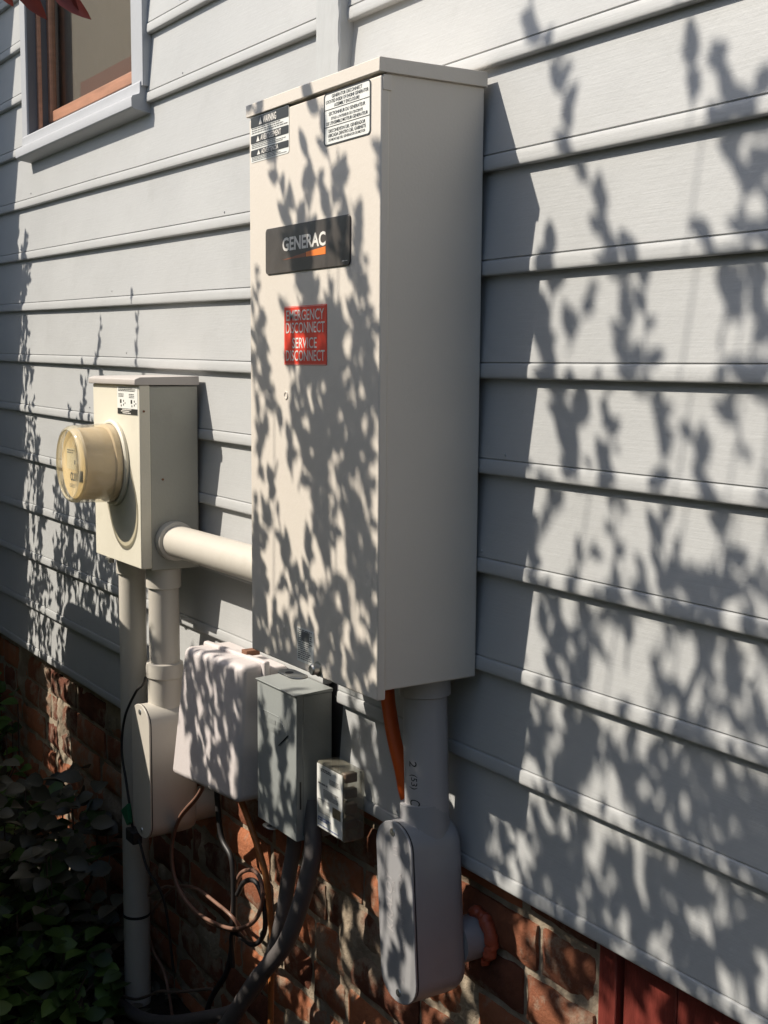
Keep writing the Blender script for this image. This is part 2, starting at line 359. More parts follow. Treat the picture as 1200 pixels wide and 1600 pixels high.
# the window opening splits the upper boards: left of it, right of it
WX0, WX1 = -3.236, -2.443; WZ = 0.515
def clad_range(xa, xb, i0, i1, ztop=None):
    L = [ln(z, s, xa, xb, -2.0) for z, s in LD[i0:i1]]
    z, s = LD[i0 - 1] if i0 else (1.93, 0)
    return cladding(xa, xb, L, ztop or ln(z, s, xa, xb, -2.0))
mb = MB()
NW = 11   # boards 0..10 are beside the window; board 11 on runs below it
for (xa, xb, i0, i1) in ((XL0, WX0 + 0.012, 0, NW), (WX1 - 0.012, XL1, 0, NW), (XL0, XL1, NW, len(LD))):
    c = clad_range(xa, xb, i0, i1); mb.add(c.v, c.f)
build('cladding', mb, SID, HOUSE, label='grey beaded clapboards left of the vertical trim board')
XR0, XR1 = -1.673, 2.5
RD = [1.80, 1.67, 1.54, 1.412, 1.284, 1.155, 1.025, 0.895, 0.765, 0.635, 0.504, 0.3745, 0.2452, 0.1140, -0.0165, -0.1407, -0.2715, -0.4028, -0.533, -0.686]
c1 = cladding(XR0, XR1, [(z, z) for z in RD[:-2]], (1.93, 1.93)); c2 = cladding(-1.697, XR1, [(z, z) for z in RD[-2:]], (RD[-3], RD[-3])); c1.add(c2.v, c2.f)
build('cladding', c1, SID, HOUSE, label='grey beaded clapboards right of the vertical trim board')
# trim board between the two runs, with a chipped edge
mb = MB(); n = 260; vs = []
for j in range(n + 1):
    z = -0.408 + (1.93 + 0.408) * j / n
    e = 0.0016 * noise.noise(Vector((z * 40, 3, 1))) + 0.0025 * max(0, noise.noise(Vector((z * 90, 7, 2))))
    e2 = 0.0012 * noise.noise(Vector((z * 55, 8, 1)))
    for (x, y) in ((-1.7425, 0.016), (-1.742 + e2, -0.0135), (-1.6755 + e * 1.3, -0.0145 + abs(e) * 0.6), (-1.673 + e, -0.011), (-1.673, 0.016)): vs.append((x, y, z))
mb.add(vs, [(j * 5 + a, j * 5 + a + 1, (j + 1) * 5 + a + 1, (j + 1) * 5 + a) for j in range(n) for a in range(4)])
build('trim_board', mb, TRIM, HOUSE)
# sheathing behind the boards (with the window hole) closes the wall
mb = MB(); mb.box(XL0, WX0 + 0.03, 0.02, 0.03, -0.755, 1.93); mb.box(WX1 - 0.03, XR1, 0.02, 0.03, -0.675, 1.93); mb.box(WX0 + 0.03, WX1 - 0.03, 0.02, 0.03, -0.755, 0.50)
mb.box(WX0 + 0.03, WX1 - 0.03, 0.02, 0.03, 1.62, 1.93)
build('sheathing', mb, DARKGAP, HOUSE, smooth=False)

# window: frame (the casing) is the part, its pieces are sub-parts
mb = MB()
mb.box(-3.236, -3.196, -0.009, 0.075, 0.545, 1.60); mb.box(-2.504, -2.4435, -0.009, 0.10, 0.545, 1.60)
mb.box(-3.236, -2.4435, -0.0115, 0.10, 1.60, 1.68)
WIN = build('window', mb, CASING, HOUSE, bevel=0.0015, label='wooden sash window in a grey painted casing')
mb = MB(); mb.prism_x([(0.10, 0.48), (-0.024, 0.500), (-0.030, 0.504), (-0.0305, 0.521), (-0.028, 0.526), (-0.014, 0.531), (-0.0125, 0.535), (-0.0125, 0.553), (-0.009, 0.557), (0.05, 0.590), (0.10, 0.60)], -3.228, -2.452)
build('sill', mb, CASING, WIN, bevel=0.001)
mb = MB(); mb.box(-3.1955, -3.190, 0.019, 0.026, 0.56, 1.6); mb.box(-3.1955, -3.186, 0.0, 0.0035, 0.56, 1.6)
build('stop_bead', MB().box(-3.1955, -3.183, 0.018, 0.027, 0.565, 1.6), WOOD, WIN, bevel=0.001)
build('jamb_shade_strip', MB().box(-3.1955, -3.1935, -0.004, 0.0175, 0.558, 1.6).box(-3.1955, -3.1935, 0.0275, 0.045, 0.575, 1.6), DARKGAP, WIN, smooth=False)  # dark strips put the shade of the window reveal into colour
mb = MB(); mb.box(-3.1955, -3.177, 0.045, 0.062, 0.591, 1.60); mb.box(-3.177, -2.56, 0.047, 0.075, 0.591, 0.617); mb.box(-2.56, -2.504, 0.045, 0.075, 0.591, 1.6)
build('sash', mb, WOOD, WIN, bevel=0.002, ang=30)
build('pane', MB().box(-3.1765, -2.55, 0.0525, 0.0550, 0.61, 1.6), PANE, WIN, smooth=False)
build('tan_backing', MB().box(-3.3, -2.3, 0.090, 0.093, 0.4, 1.7), TANSHEET, WIN, smooth=False)  # tan streaked sheet that gives the glass its tone

build('reflection_panel', MB().box(-3.04, -2.3, 0.074, 0.080, 0.45, 0.665), mat('red_brown_reflection', (0.19, 0.095, 0.07), rough=0.6, var=0.1), WIN, smooth=False)  # panel behind the pane, coloured in place of a reddish reflection

# projecting wing at the far left whose shadow falls along the clapboards
mb = MB(); mb.box(-6.0, -3.71, -0.62, 0.0, -1.35, 2.2)
build('wing_wall', mb, TRIM, HOUSE, label='plain projecting wing of the house at the far left')
# dark interior box behind the window
mb = MB(); mb.box(-3.35, -2.3, 0.30, 0.31, 0.3, 1.9); mb.box(-3.36, -3.35, 0.03, 0.30, 0.3, 1.9); mb.box(-2.3, -2.29, 0.03, 0.30, 0.3, 1.9)
build('room_wall', mb, DARKGAP, HOUSE, smooth=False)

# brick foundation
mb = MB(); tones = []
zc = -0.655; course = 0
while zc > -1.42:
    h = 0.062; x = -6.0 + (0.11 if course % 2 else 0) + random.uniform(-0.02, 0.02)
    dz_c = random.uniform(-0.002, 0.002)
    while x < -1.16:
        L = 0.205 * random.uniform(0.9, 1.04) if random.random() > 0.12 else 0.10
        if x + L > -1.125: L = -1.125 - x
        if L > 0.03 and zc < -0.60:
            nx, nz = 9, 5; off = random.uniform(-0.003, 0.003); tone = random.random(); tilt = random.uniform(-0.003, 0.003)
            s0 = len(mb.v); vs = []
            ch = random.random() < 0.15
            for a in range(nx + 1):
                for c in range(nz + 1):
                    fx, fz = a / nx, c / nz
                    px = x + L * fx; pz = zc - h + h * fz + dz_c
                    e = min(fx, 1 - fx, ) * L; e2 = min(fz, 1 - fz) * h
                    d = 0.03 + off + tilt * (fx - 0.5)
                    rnd = max(0, 0.010 - min(e, e2)) * 0.55
                    nn = noise.noise(Vector((px * 22, pz * 30, course))) * 0.002 + noise.noise(Vector((px * 70, pz * 70, 5))) * 0.0012
                    if ch: nn += max(0, noise.noise(Vector((px * 12, pz * 18, 3.3)))) * 0.008
                    jx = noise.noise(Vector((px * 30, pz * 30, 1))) * 0.003; jz = noise.noise(Vector((px * 26, pz * 30, 2))) * 0.004
                    vs.append((px + jx, d + rnd + nn, pz + jz))
            fs = [(a * (nz + 1) + c, (a + 1) * (nz + 1) + c, (a + 1) * (nz + 1) + c + 1, a * (nz + 1) + c + 1) for a in range(nx) for c in range(nz)]
            # skirt back into the mortar
            ring = [a * (nz + 1) for a in range(nx + 1)] + [nx * (nz + 1) + c for c in range(1, nz + 1)] + [a * (nz + 1) + nz for a in range(nx - 1, -1, -1)] + [c for c in range(nz - 1, 0, -1)]
            b0 = len(vs)
            for r_ in ring: v = vs[r_]; vs.append((v[0], 0.07, v[2]))
            for q_ in range(len(ring)):
                fs.append((ring[q_], ring[(q_ + 1) % len(ring)], b0 + (q_ + 1) % len(ring), b0 + q_))
            mb.add(vs, fs); mb.tone += [tone] * len(vs)
        x += L + random.uniform(0.009, 0.015)
    zc -= h + 0.0125; course += 1
FND = build('brick_foundation', mb, BRICK, HOUSE, ang=50)
mb = MB(); nx, nz = 700, 90; vs = []
for a in range(nx + 1):
    for c in range(nz + 1):
        x = -6 + 4.90 * a / nx; z = -1.42 + 0.79 * c / nz
        p = Vector((x, 0, z))
        y = 0.0370 + 0.003 * noise.noise(p * 30) + 0.002 * noise.noise(p * 80) - max(0, noise.noise(p * 9 + Vector((5, 0, 0))) - 0.22) * 0.030
        vs.append((x, y, z))
mb.add(vs, [(a * (nz + 1) + c, (a + 1) * (nz + 1) + c, (a + 1) * (nz + 1) + c + 1, a * (nz + 1) + c + 1) for a in range(nx) for c in range(nz)])
build('mortar', mb, MORTAR, FND, ang=60)
# red crawl-space boards right of the brick
mb = MB(); x = -1.115
for wd in (0.034, 0.09, 0.10, 0.10, 0.10, 0.11, 0.10, 0.10, 0.1, 0.1):
    mb.box(x + 0.0015, x + wd - 0.0015, 0.040 + random.uniform(-0.002, 0.002) - (0.008 if wd < 0.05 else 0), 0.065, -1.35, -0.66); x += wd
mb.box(x, 2.5, 0.04, 0.065, -1.35, -0.66)
build('crawl_space_boards', mb, REDBOARD, HOUSE, bevel=0.002)

# ------------------------------------------------------------------ transfer switch box
X0, X1, DB = -1.679, -1.328, 0.150
BOX = thing('electrical_box', 'tall beige steel transfer switch box with a dark badge and a red disconnect label', 'electrical box', (-1.5035, 0, -0.412))
mb = MB(); mb.box(X0 + 0.002, X1 - 0.002, -DB, -0.0025, -0.412, 0.349)
build('body', mb, BEIGE, BOX, bevel=0.002)
mb = MB()
mb.add([(X0, -DB + 0.004, -0.4235), (X0, -DB - 0.009, -0.4235), (X1, -DB - 0.009, -0.4235), (X1, -DB + 0.004, -0.4235),
        (X0, -DB + 0.004, 0.345), (X0, -DB - 0.009, 0.345), (X1, -DB - 0.009, 0.345), (X1, -DB + 0.004, 0.345)],
       [(0, 1, 2, 3), (4, 7, 6, 5), (0, 4, 5, 1), (1, 5, 6, 2), (2, 6, 7, 3), (3, 7, 4, 0)])
DOOR = build('door', mb, BEIGE, BOX, bevel=0.0022, seg=3)
mb = MB(); mb.prism_x([(-0.0005, 0.349), (-DB - 0.0115, 0.3485), (-DB - 0.0125, 0.349), (-DB - 0.0125, 0.3645), (-DB - 0.0115, 0.3658), (-0.001, 0.3675)], X0 - 0.003, X1 + 0.0022)
build('cap', mb, BEIGE, BOX, bevel=0.0008)
YF = -DB - 0.009   # face of the door
mb = MB(); mb.box(X1 - 0.0015, X1 + 0.0012, -DB - 0.006, -DB + 0.006, 0.328, 0.346); build('corner_bracket', mb, BEIGE, BOX, bevel=0.0005)
# warning label, upper left
mb = MB(); mb.prism_y(rrect(-1.6725, -1.5585, 0.2845, 0.3475, 0.004), YF - 0.0006, YF)
LB1 = build('warning_label', mb, WHITEL, BOX, smooth=False, label='white warning label with three black header bands')
mb = MB()
for (z0, z1) in ((0.3325, 0.3465), (0.3105, 0.3215), (0.2925, 0.3015)):
    mb.prism_y(rrect(-1.6715, -1.5595, z0, z1, 0.0015), YF - 0.0010, YF - 0.0004)
build('header_band', mb, BLACKL, LB1, smooth=False)
mb = MB()
for s, z0, z1, xa, xb in (('WARNING', 0.3345, 0.3445, -1.633, -1.594), ('AVERTISSEMENT', 0.3120, 0.3200, -1.641, -1.580), ('ADVERTENCIA', 0.2937, 0.3003, -1.639, -1.588)):
    put_text(mb, s, xa, xb, z0, z1, YF - 0.0014, bold=0.02)
    h = z1 - z0; mb.add([(xa - 0.013, YF - 0.0014, z0), (xa - 0.003, YF - 0.0014, z0), (xa - 0.008, YF - 0.0014, z1)], [(0, 1, 2)])
build('header_text', mb, WHITEINK, LB1, smooth=False)
mb = MB()
for (z0, z1, n) in ((0.3225, 0.3315, 3), (0.3025, 0.3095, 3), (0.2855, 0.2915, 3)): fine_lines(mb, -1.669, -1.562, z0, z1, n, YF - 0.0009, fill=0.5)
build('fine_print', mb, GREYINK, LB1, smooth=False)
# generator disconnect label, upper right
mb = MB(); mb.prism_y(rrect(-1.4635, -1.3495, 0.2790, 0.3445, 0.006), YF - 0.0006, YF)
LB2 = build('disconnect_label', mb, WHITEL, BOX, smooth=False, label='white label in three languages with a black outline')
mb = MB()
o = rrect(-1.4635, -1.3495, 0.2790, 0.3445, 0.006); i = rrect(-1.4610, -1.3520, 0.2806, 0.3429, 0.0045); n = len(o)
mb.add([(x, YF - 0.0009, z) for x, z in o] + [(x, YF - 0.0009, z) for x, z in i], [(k, (k + 1) % n, (k + 1) % n + n, k + n) for k in range(n)])
for z in (0.3235, 0.3020): mb.box(-1.461, -1.352, YF - 0.0009, YF - 0.0004, z - 0.0004, z + 0.0004)
build('outline', mb, BLACKL, LB2, smooth=False)
mb = MB()
rows = [('GENERATOR DISCONNECT', 0.3370), ('LOCATED INSIDE OF ENGINE GENERATOR', 0.3312), ('ASSEMBLY ENCLOSURE', 0.3254),
        ('SECTIONNEUR DU GENERATEUR', 0.3158), ('SITUÉ A L\'INTERIEUR DE L\'ENCEINTE', 0.3100), ('DE L\'ENSEMBLE MOTEUR-GENERATEUR', 0.3042),
        ('DISCONEXION DEL GENERADOR', 0.2945), ('UBICADA DENTRO DEL GABINETE', 0.2888), ('DE MONTAJE DEL GENERADOR DE MOTOR', 0.2829)]
for s, z in rows: text_c(mb, s, -1.4065, z, 0.0043, YF - 0.0009, wmax=0.103, k=1.0, bold=0.012)
build('lettering', mb, BLACKL, LB2, smooth=False)
# badge
mb = MB(); mb.prism_y(rrect(-1.6255, -1.3955, 0.1250, 0.1880, 0.006), YF - 0.0022, YF)
BD = build('badge', mb, BADGE, BOX, bevel=0.0005, label='dark grey maker badge with white lettering and an orange wedge')
mb = MB(); put_text(mb, 'GENERAC', -1.5740, -1.4555, 0.1535, 0.1720, YF - 0.0026, bold=0.03, spacing=1.0)
build('lettering', mb, WHITEINK, BD, smooth=False)
mb = MB(); mb.add([(-1.4555, YF - 0.0026, 0.1525), (-1.4555, YF - 0.0026, 0.1425), (-1.508, YF - 0.0026, 0.1425), (-1.508, YF - 0.0026, 0.1487)], [(0, 1, 2, 3)])
mb.add([(-1.5095, YF - 0.0026, 0.1480), (-1.5095, YF - 0.0026, 0.1425), (-1.575, YF - 0.0026, 0.1422)], [(0, 1, 2)])
build('wedge', mb, ORANGE, BD, smooth=False, fmat=[0, 1], mats=[ORANGE, mat('dark_orange_ink', (0.28, 0.10, 0.05), rough=0.4)])
mb = MB(); fine_lines(mb, -1.414, -1.400, 0.1295, 0.1312, 1, YF - 0.0026); build('fine_print', mb, WHITEINK, BD, smooth=False)
# red emergency label
mb = MB(); mb.prism_y(rrect(-1.5728, -1.4558, -0.0010, 0.0785, 0.001), YF - 0.0007, YF)
RL_ = build('emergency_label', mb, REDL, BOX, smooth=False, label='red emergency disconnect sticker with white lettering')
mb = MB()
for s, z0, xa, xb in (('EMERGENCY', 0.0590, -1.5665, -1.4620), ('DISCONNECT', 0.0420, -1.5675, -1.4600), ('SERVICE', 0.0215, -1.5490, -1.4810), ('DISCONNECT', 0.0045, -1.5675, -1.4600)):
    put_text(mb, s, xa, xb, z0, z0 + 0.0145, YF - 0.0011, bold=0.008)
build('lettering', mb, WHITEINK, RL_, smooth=False)
mb = MB()
for (a, b, c, d) in ((-1.5718, -1.4568, 0.0772, 0.0776), (-1.5718, -1.4568, -0.0001, 0.0003) ):
    mb = MB().box(a, b, YF - 0.001, YF - 0.0005, c, d); build('border_line', mb, WHITEINK, RL_, smooth=False)

# rating label at the foot, screw hole, hasp
mb = MB(); mb.box(-1.5370, -1.4905, YF - 0.0006, YF, -0.4120, -0.3640)
L3 = build('rating_label', mb, WHITEL, BOX, smooth=False, label='small white rating label at the foot of the door')
mb = MB(); fine_lines(mb, -1.5345, -1.4935, -0.4095, -0.3660, 15, YF - 0.0009, fill=0.5); mb.box(-1.524, -1.503, YF - 0.001, YF - 0.0006, -0.381, -0.368)
build('fine_print', mb, GREYINK, L3, smooth=False)
mb = MB(); mb.lathe_y([(0.0, YF - 0.0002), (0.0035, YF - 0.0002), (0.004, YF - 0.0012), (0.0055, YF - 0.0012), (0.006, YF)], -1.5690, -0.0430, 20); build('lock_screw', mb, BEIGE, BOX)
mb = MB(); pl = stadium(0, 0, 0.026, 0.060, 8)
mb.add([(-1.520 + b, -DB - 0.026 + a, -0.4255) for a, b in pl] + [(-1.520 + b, -DB - 0.026 + a, -0.4275) for a, b in pl],
       [tuple(range(len(pl))), tuple(range(2 * len(pl) - 1, len(pl) - 1, -1))] + [(k, k + len(pl), (k + 1) % len(pl) + len(pl), (k + 1) % len(pl)) for k in range(len(pl))])
HSP = build('hasp', mb, ZINC, BOX, bevel=0.0004)
mb = MB(); mb.tube([(-1.526, -DB - 0.028, -0.4249), (-1.526, -DB - 0.028, -0.4252)], 0.006, 16); build('hasp_hole', mb, BLACKP, HSP)
mb = MB(); mb.lathe_y([(0.0, YF - 0.012), (0.006, YF - 0.012), (0.0075, YF - 0.010), (0.0075, YF - 0.002), (0.0105, YF - 0.001), (0.0105, YF + 0.0)], -1.478, -0.4125, 24)
build('latch_screw', mb, ZINC, BOX)

# ------------------------------------------------------------------ meter socket and meter
MX0, MX1, MD = -2.452, -2.212, 0.120
SOCK = thing('meter_socket', 'cream steel meter socket box left of the tall beige box', 'meter box', (-2.33, 0, -0.385))
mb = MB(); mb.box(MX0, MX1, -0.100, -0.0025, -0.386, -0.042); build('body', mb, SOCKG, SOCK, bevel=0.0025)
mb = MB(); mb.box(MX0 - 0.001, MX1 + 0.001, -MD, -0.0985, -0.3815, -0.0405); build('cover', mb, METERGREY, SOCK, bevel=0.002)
mb = MB(); mb.prism_x([(-0.0005, -0.040), (-MD - 0.0075, -0.0400), (-MD - 0.0085, -0.038), (-MD - 0.0080, -0.0295), (-MD + 0.002, -0.0255), (-0.0005, -0.0235)], MX0 - 0.003, MX1 + 0.002)
build('cap', mb, mat('pinkish_grey_steel', (0.50, 0.46, 0.43), rough=0.5, var=0.05), SOCK, bevel=0.001)
mb = MB(); mb.box(-2.318, -2.216, -MD - 0.0007, -MD, -0.0960, -0.0440); LM = build('wiring_label', mb, WHITEL, SOCK, smooth=False)
mb = MB(); fine_lines(mb, -2.312, -2.222, -0.0535, -0.0455, 3, -MD - 0.001); fine_lines(mb, -2.312, -2.280, -0.064, -0.057, 3, -MD - 0.001, 0.45); fine_lines(mb, -2.258, -2.232, -0.066, -0.057, 3, -MD - 0.001, 0.45)
for cx in (-2.300, -2.246):
    for dx, dz, r in ((0, 0, 0.0035), (0.014, 0.001, 0.0018), (0.014, -0.006, 0.0018), (0.002, -0.008, 0.0018), (0.022, -0.003, 0.0015)):
        mb.box(cx + dx - r, cx + dx + r, -MD - 0.001, -MD - 0.0005, -0.0715 + dz - r, -0.0715 + dz + r)
mb.box(-2.317, -2.217, -MD - 0.001, -MD - 0.0005, -0.0955, -0.0845)
build('print', mb, BLACKL, LM, smooth=False)
mb = MB(); 
for z, a, b in ((-0.0872, -2.292, -2.244), (-0.0905, -2.298, -2.238), (-0.0938, -2.290, -2.246)): fine_lines(mb, a, b, z, z + 0.0018, 1, -MD - 0.0014, fill=1.0)
build('print', mb, WHITEINK, LM, smooth=False)
mb = MB(); mb.tube([(-2.385, -MD + 0.006, -0.383), (-2.385, -MD + 0.006, -0.392)], 0.006, 12); mb.box(-2.396, -2.374, -MD - 0.002, -MD + 0.006, -0.3865, -0.3815)
build('seal_screw', mb, ZINC, SOCK)
for p in ((MX1 + 0.0012, -0.111, -0.088), (MX1 + 0.0005, -0.075, -0.215)):
    mb = MB(); mb.tube([(p[0] - 0.001, p[1], p[2]), (p[0] + 0.0008, p[1], p[2])], 0.0022, 10); build('rivet', mb, RUST, SOCK)

CX, CZ = -2.345, -0.191
MET = thing('electric_meter', 'round electric meter with yellowed clear cover on the cream socket box', 'electric meter', (CX, -0.12, CZ))
mb = MB(); mb.lathe_y([(0.0765, -0.1205), (0.0825, -0.1205), (0.0832, -0.1230), (0.0828, -0.126), (0.080, -0.1285), (0.0765, -0.1285)], CX, CZ); build('ring', mb, METERGREY, MET)
mb = MB(); mb.lathe_y([(0.0745, -0.121), (0.0742, -0.140), (0.0690, -0.142), (0.0685, -0.196), (0.0665, -0.1985)], CX, CZ); build('inner_body', mb, METERIN, MET)
mb = MB(); mb.lathe_y([(0.0001, -0.2005), (0.0650, -0.2005), (0.0663, -0.1995), (0.0663, -0.1985)], CX, CZ)
FACE = build('face', mb, METERFACE, MET)
mb = MB(); mb.lathe_y([(0.0, -0.2014), (0.0045, -0.2014)], CX + 0.012, CZ + 0.004, 12)
build('sensor_hole', mb, BLACKL, FACE, smooth=False)
build('rating_text', put_text(MB(), 'CL200', CX - 0.016, CX + 0.026, CZ - 0.032, CZ - 0.016, -0.2010, bold=0.03), BLACKL, FACE, smooth=False)
build('fine_print', fine_lines(MB(), CX - 0.020, CX + 0.024, CZ - 0.046, CZ - 0.038, 3, -0.2010, 0.4), GREYINK, FACE, smooth=False)
mb = MB(); mb.prism_y(rrect(CX + 0.030, CX + 0.054, CZ - 0.030, CZ - 0.010, 0.002), -0.2025, -0.2008); build('port', mb, BLACKP, FACE, smooth=False)
mb = MB(); mb.lathe_y([(0.0765, -0.1305), (0.0755, -0.136), (0.0750, -0.160), (0.0738, -0.198), (0.0722, -0.205), (0.0685, -0.210), (0.0650, -0.2115), (0.0630, -0.2095), (0.0001, -0.2090)], CX, CZ)
build('clear_cover', mb, CLEARY, MET, ang=60)

mb = MB(); mb.lathe_y([(0.0640, -0.2085), (0.0655, -0.2118), (0.0690, -0.2110), (0.0724, -0.2058), (0.0742, -0.1985)], CX, CZ)
build('rim_highlight', mb, clear_mat('pale_edge_highlight', (0.98, 0.95, 0.86), 0.38, 0.05), MET, ang=60)  # pale diffuse ring painted in as the highlight of the cover edge
build('nameplate', MB().prism_y(rrect(CX - 0.034, CX + 0.026, CZ - 0.010, CZ + 0.030, 0.003), -0.2011, -0.2004), mat('pale_nameplate', (0.80, 0.72, 0.52), rough=0.4), FACE, smooth=False)
mb = MB(); fine_lines(mb, CX - 0.030, CX + 0.022, CZ + 0.018, CZ + 0.027, 2, -0.2014, 0.5); build('fine_print', mb, GREYINK, FACE, smooth=False)

# ------------------------------------------------------------------ pipes and conduit bodies on the left
T = thing('conduit_pipe', 'beige horizontal pipe joining the meter socket to the tall box', 'pipe', (-1.95, -0.052, -0.33))
zp = lambda x: -0.331 + (x + 2.21) * 0.003
build('tube', MB().tube([(-2.198, -0.055, zp(-2.2)), (X0 + 0.003, -0.056, zp(-1.68))], 0.0300, 40), PVC, T)
build('collar', MB().tube([(-2.2105, -0.055, zp(-2.21)), (-2.208, -0.055, zp(-2.2)), (-2.194, -0.055, zp(-2.2)), (-2.192, -0.055, zp(-2.2))], [0.0375, 0.0375, 0.0365, 0.0335], 40), PVC, T)

T = thing('conduit_pipe', 'tall beige pipe from under the meter socket down to the ground, leftmost pipe', 'pipe', (-2.437, -0.050, -1.35))
build('tube', MB().tube([(-2.444, -0.050, -1.36), (-2.437, -0.050, -0.40)], 0.0275, 36), PVC, T)
build('collar', MB().tube([(-2.437, -0.050, -0.425), (-2.437, -0.050, -0.3865)], 0.0320, 36), PVC, T, bevel=0.001)
build('clip_band', MB().tube([(-2.443, -0.0500, -1.157), (-2.443, -0.0500, -1.151)], 0.0284, 36), BLACKP, T)

T = thing('conduit_pipe', 'short beige pipe from the meter socket into the rounded conduit body', 'pipe', (-2.250, -0.060, -0.62))
build('tube', MB().tube([(-2.250, -0.060, -0.585), (-2.250, -0.060, -0.41)], 0.0292, 36), PVC, T)
build('collar', MB().tube([(-2.250, -0.060, -0.425), (-2.250, -0.060, -0.3865)], 0.0335, 36), PVC, T, bevel=0.001)
build('coupling', MB().tube([(-2.250, -0.060, -0.600), (-2.250, -0.060, -0.598), (-2.250, -0.060, -0.580), (-2.250, -0.060, -0.572), (-2.250, -0.060, -0.570)], [0.0345, 0.036, 0.036, 0.035, 0.031], 36), PVC, T)

def conduit_body(name, label, m, cx, cz, wd, ht, y0, y1, hub, back, tilt=0.0, ty=0.0, gasket=True, cover_m=None):
    """LB fitting: stadium body, cover plate, top hub, back hub"""
    root = thing(name, label, 'conduit body', (cx, (y0 + y1) / 2, cz))
    ct, st = math.cos(tilt), math.sin(tilt); top = Vector((cx, (y0 + y1) / 2, cz + ht / 2))
    def fn(v):
        d = v - top; x = d.x * ct - d.z * st; z = d.x * st + d.z * ct
        y = d.y + ty * d.z * -1; return top + Vector((x, y, z))
    P = stadium(cx, cz, wd, ht, 14, 0.82)
    mb = MB()
    rings = [(y0 + 0.004, 1.0), (y1 - 0.022, 1.0), (y1 - 0.012, 0.972), (y1 - 0.004, 0.90), (y1, 0.76)]
    vs = []; n = len(P)
    for (y, s_) in rings:
        inset = (1 - s_) * wd / 2
        for k, (x, z) in enumerate(P):
            dx = x - cx; dzz = z - cz
            vs.append((cx + dx * s_, y, cz + math.copysign(max(0, abs(dzz) - inset), dzz)))
    fs = [(i_ * n + k, i_ * n + (k + 1) % n, (i_ + 1) * n + (k + 1) % n, (i_ + 1) * n + k) for i_ in range(len(rings) - 1) for k in range(n)]
    fs.append(tuple(range(n))); fs.append(tuple(range(len(rings) * n - 1, (len(rings) - 1) * n - 1, -1)))
    mb.add(vs, fs); mb.xf(fn); build('body', mb, m, root, ang=50)
    ym = hub[1]
    mb = MB().tube([(hub[0], ym, cz + ht / 2 - 0.055), (hub[0], ym, cz + ht / 2 + hub[3]), (hub[0], ym, cz + ht / 2 + hub[3] + 0.001)], [hub[2] * 1.02, hub[2], hub[2] - 0.002], 40)
    build('hub', mb.xf(fn), m, root)
    mb = MB().prism_y(stadium(cx, cz, wd - 0.0015, ht - 0.0015, 14, 0.82), y0 + 0.0015, y0 + 0.0045); build('gasket', mb.xf(fn), BLACKP, root)
    mb = MB().prism_y(stadium(cx, cz, wd + 0.001, ht + 0.001, 14, 0.82), y0 - 0.0015, y0 + 0.0018)
    cv = build('cover_plate', mb.xf(fn), cover_m or m, root, bevel=0.001)
    for s_ in (-1, 1):
        zz = cz + s_ * (ht / 2 - 0.014)
        mb = MB().lathe_y([(0.0, y0 - 0.0018), (0.0016, y0 - 0.0020), (0.0018, y0 - 0.0034), (0.0050, y0 - 0.0030), (0.0056, y0 - 0.0012)], cx, zz, 16)
        build('screw', mb.xf(fn), ZINC, cv)
    if back:
        mb = MB().tube([(back[0], y1 - 0.006, back[1]), (back[0], 0.032, back[1])], back[2], 40); build('back_hub', mb.xf(fn) if False else mb, m, root)
    return root, fn, cv

conduit_body('conduit_fitting', 'beige rounded conduit body with round-ended cover below the meter socket', PVC, -2.246, -0.779, 0.088, 0.262, -0.112, -0.012, (-2.250, -0.060, 0.0325, 0.052), (-2.235, -0.86, 0.032))

# ------------------------------------------------------------------ telephone / cable enclosure
NID = thing('network_box', 'pale pinkish grey plastic utility box with rounded edges', 'utility box', (-1.97, 0, -0.75))
def taper_box(x0t, x1t, x0b, x1b, yf_t, yf_b, yb, zt, zb, zbl=None):
    zbl = zbl if zbl is not None else zb
    v = [(x0t, yf_t, zt), (x1t, yf_t, zt), (x1t, yb, zt), (x0t, yb, zt), (x0b, yf_b, zbl), (x1b, yf_b, zb), (x1b, yb, zb), (x0b, yb, zbl)]
    return MB().add(v, [(0, 1, 2, 3), (7, 6, 5, 4), (0, 4, 5, 1), (1, 5, 6, 2), (2, 6, 7, 3), (3, 7, 4, 0)])
L_ = MB().add([(-2.095, -0.088, -0.508), (-1.860, -0.088, -0.497), (-1.860, -0.040, -0.497), (-2.095, -0.040, -0.508), (-2.142, -0.097, -0.757), (-1.866, -0.097, -0.733), (-1.866, -0.040, -0.733), (-2.142, -0.040, -0.757)],
      [(0, 1, 2, 3), (7, 6, 5, 4), (0, 4, 5, 1), (1, 5, 6, 2), (2, 6, 7, 3), (3, 7, 4, 0)])
build('lid', L_, NIDP, NID, bevel=0.012, seg=5, ang=60)
build('rim', MB().add([(-2.094, -0.050, -0.502), (-1.852, -0.050, -0.492), (-1.852, -0.038, -0.492), (-2.094, -0.038, -0.502), (-2.144, -0.050, -0.762), (-1.856, -0.050, -0.737), (-1.856, -0.038, -0.737), (-2.144, -0.038, -0.762)],
      [(0, 1, 2, 3), (7, 6, 5, 4), (0, 4, 5, 1), (1, 5, 6, 2), (2, 6, 7, 3), (3, 7, 4, 0)]), NIDP, NID, bevel=0.004, seg=3)
build('base', taper_box(-2.080, -1.856, -2.126, -1.860, -0.040, -0.040, -0.0025, -0.505, -0.735), NIDP, NID, bevel=0.005, seg=3)
build('hinge', MB().tube([(-1.8530, -0.036, -0.66), (-1.8530, -0.036, -0.575)], 0.0045, 12), NIDP, NID, bevel=0.001)
build('latch', MB().box(-1.945, -1.925, -0.046, -0.020, -0.498, -0.489), RUST, NID, bevel=0.001)

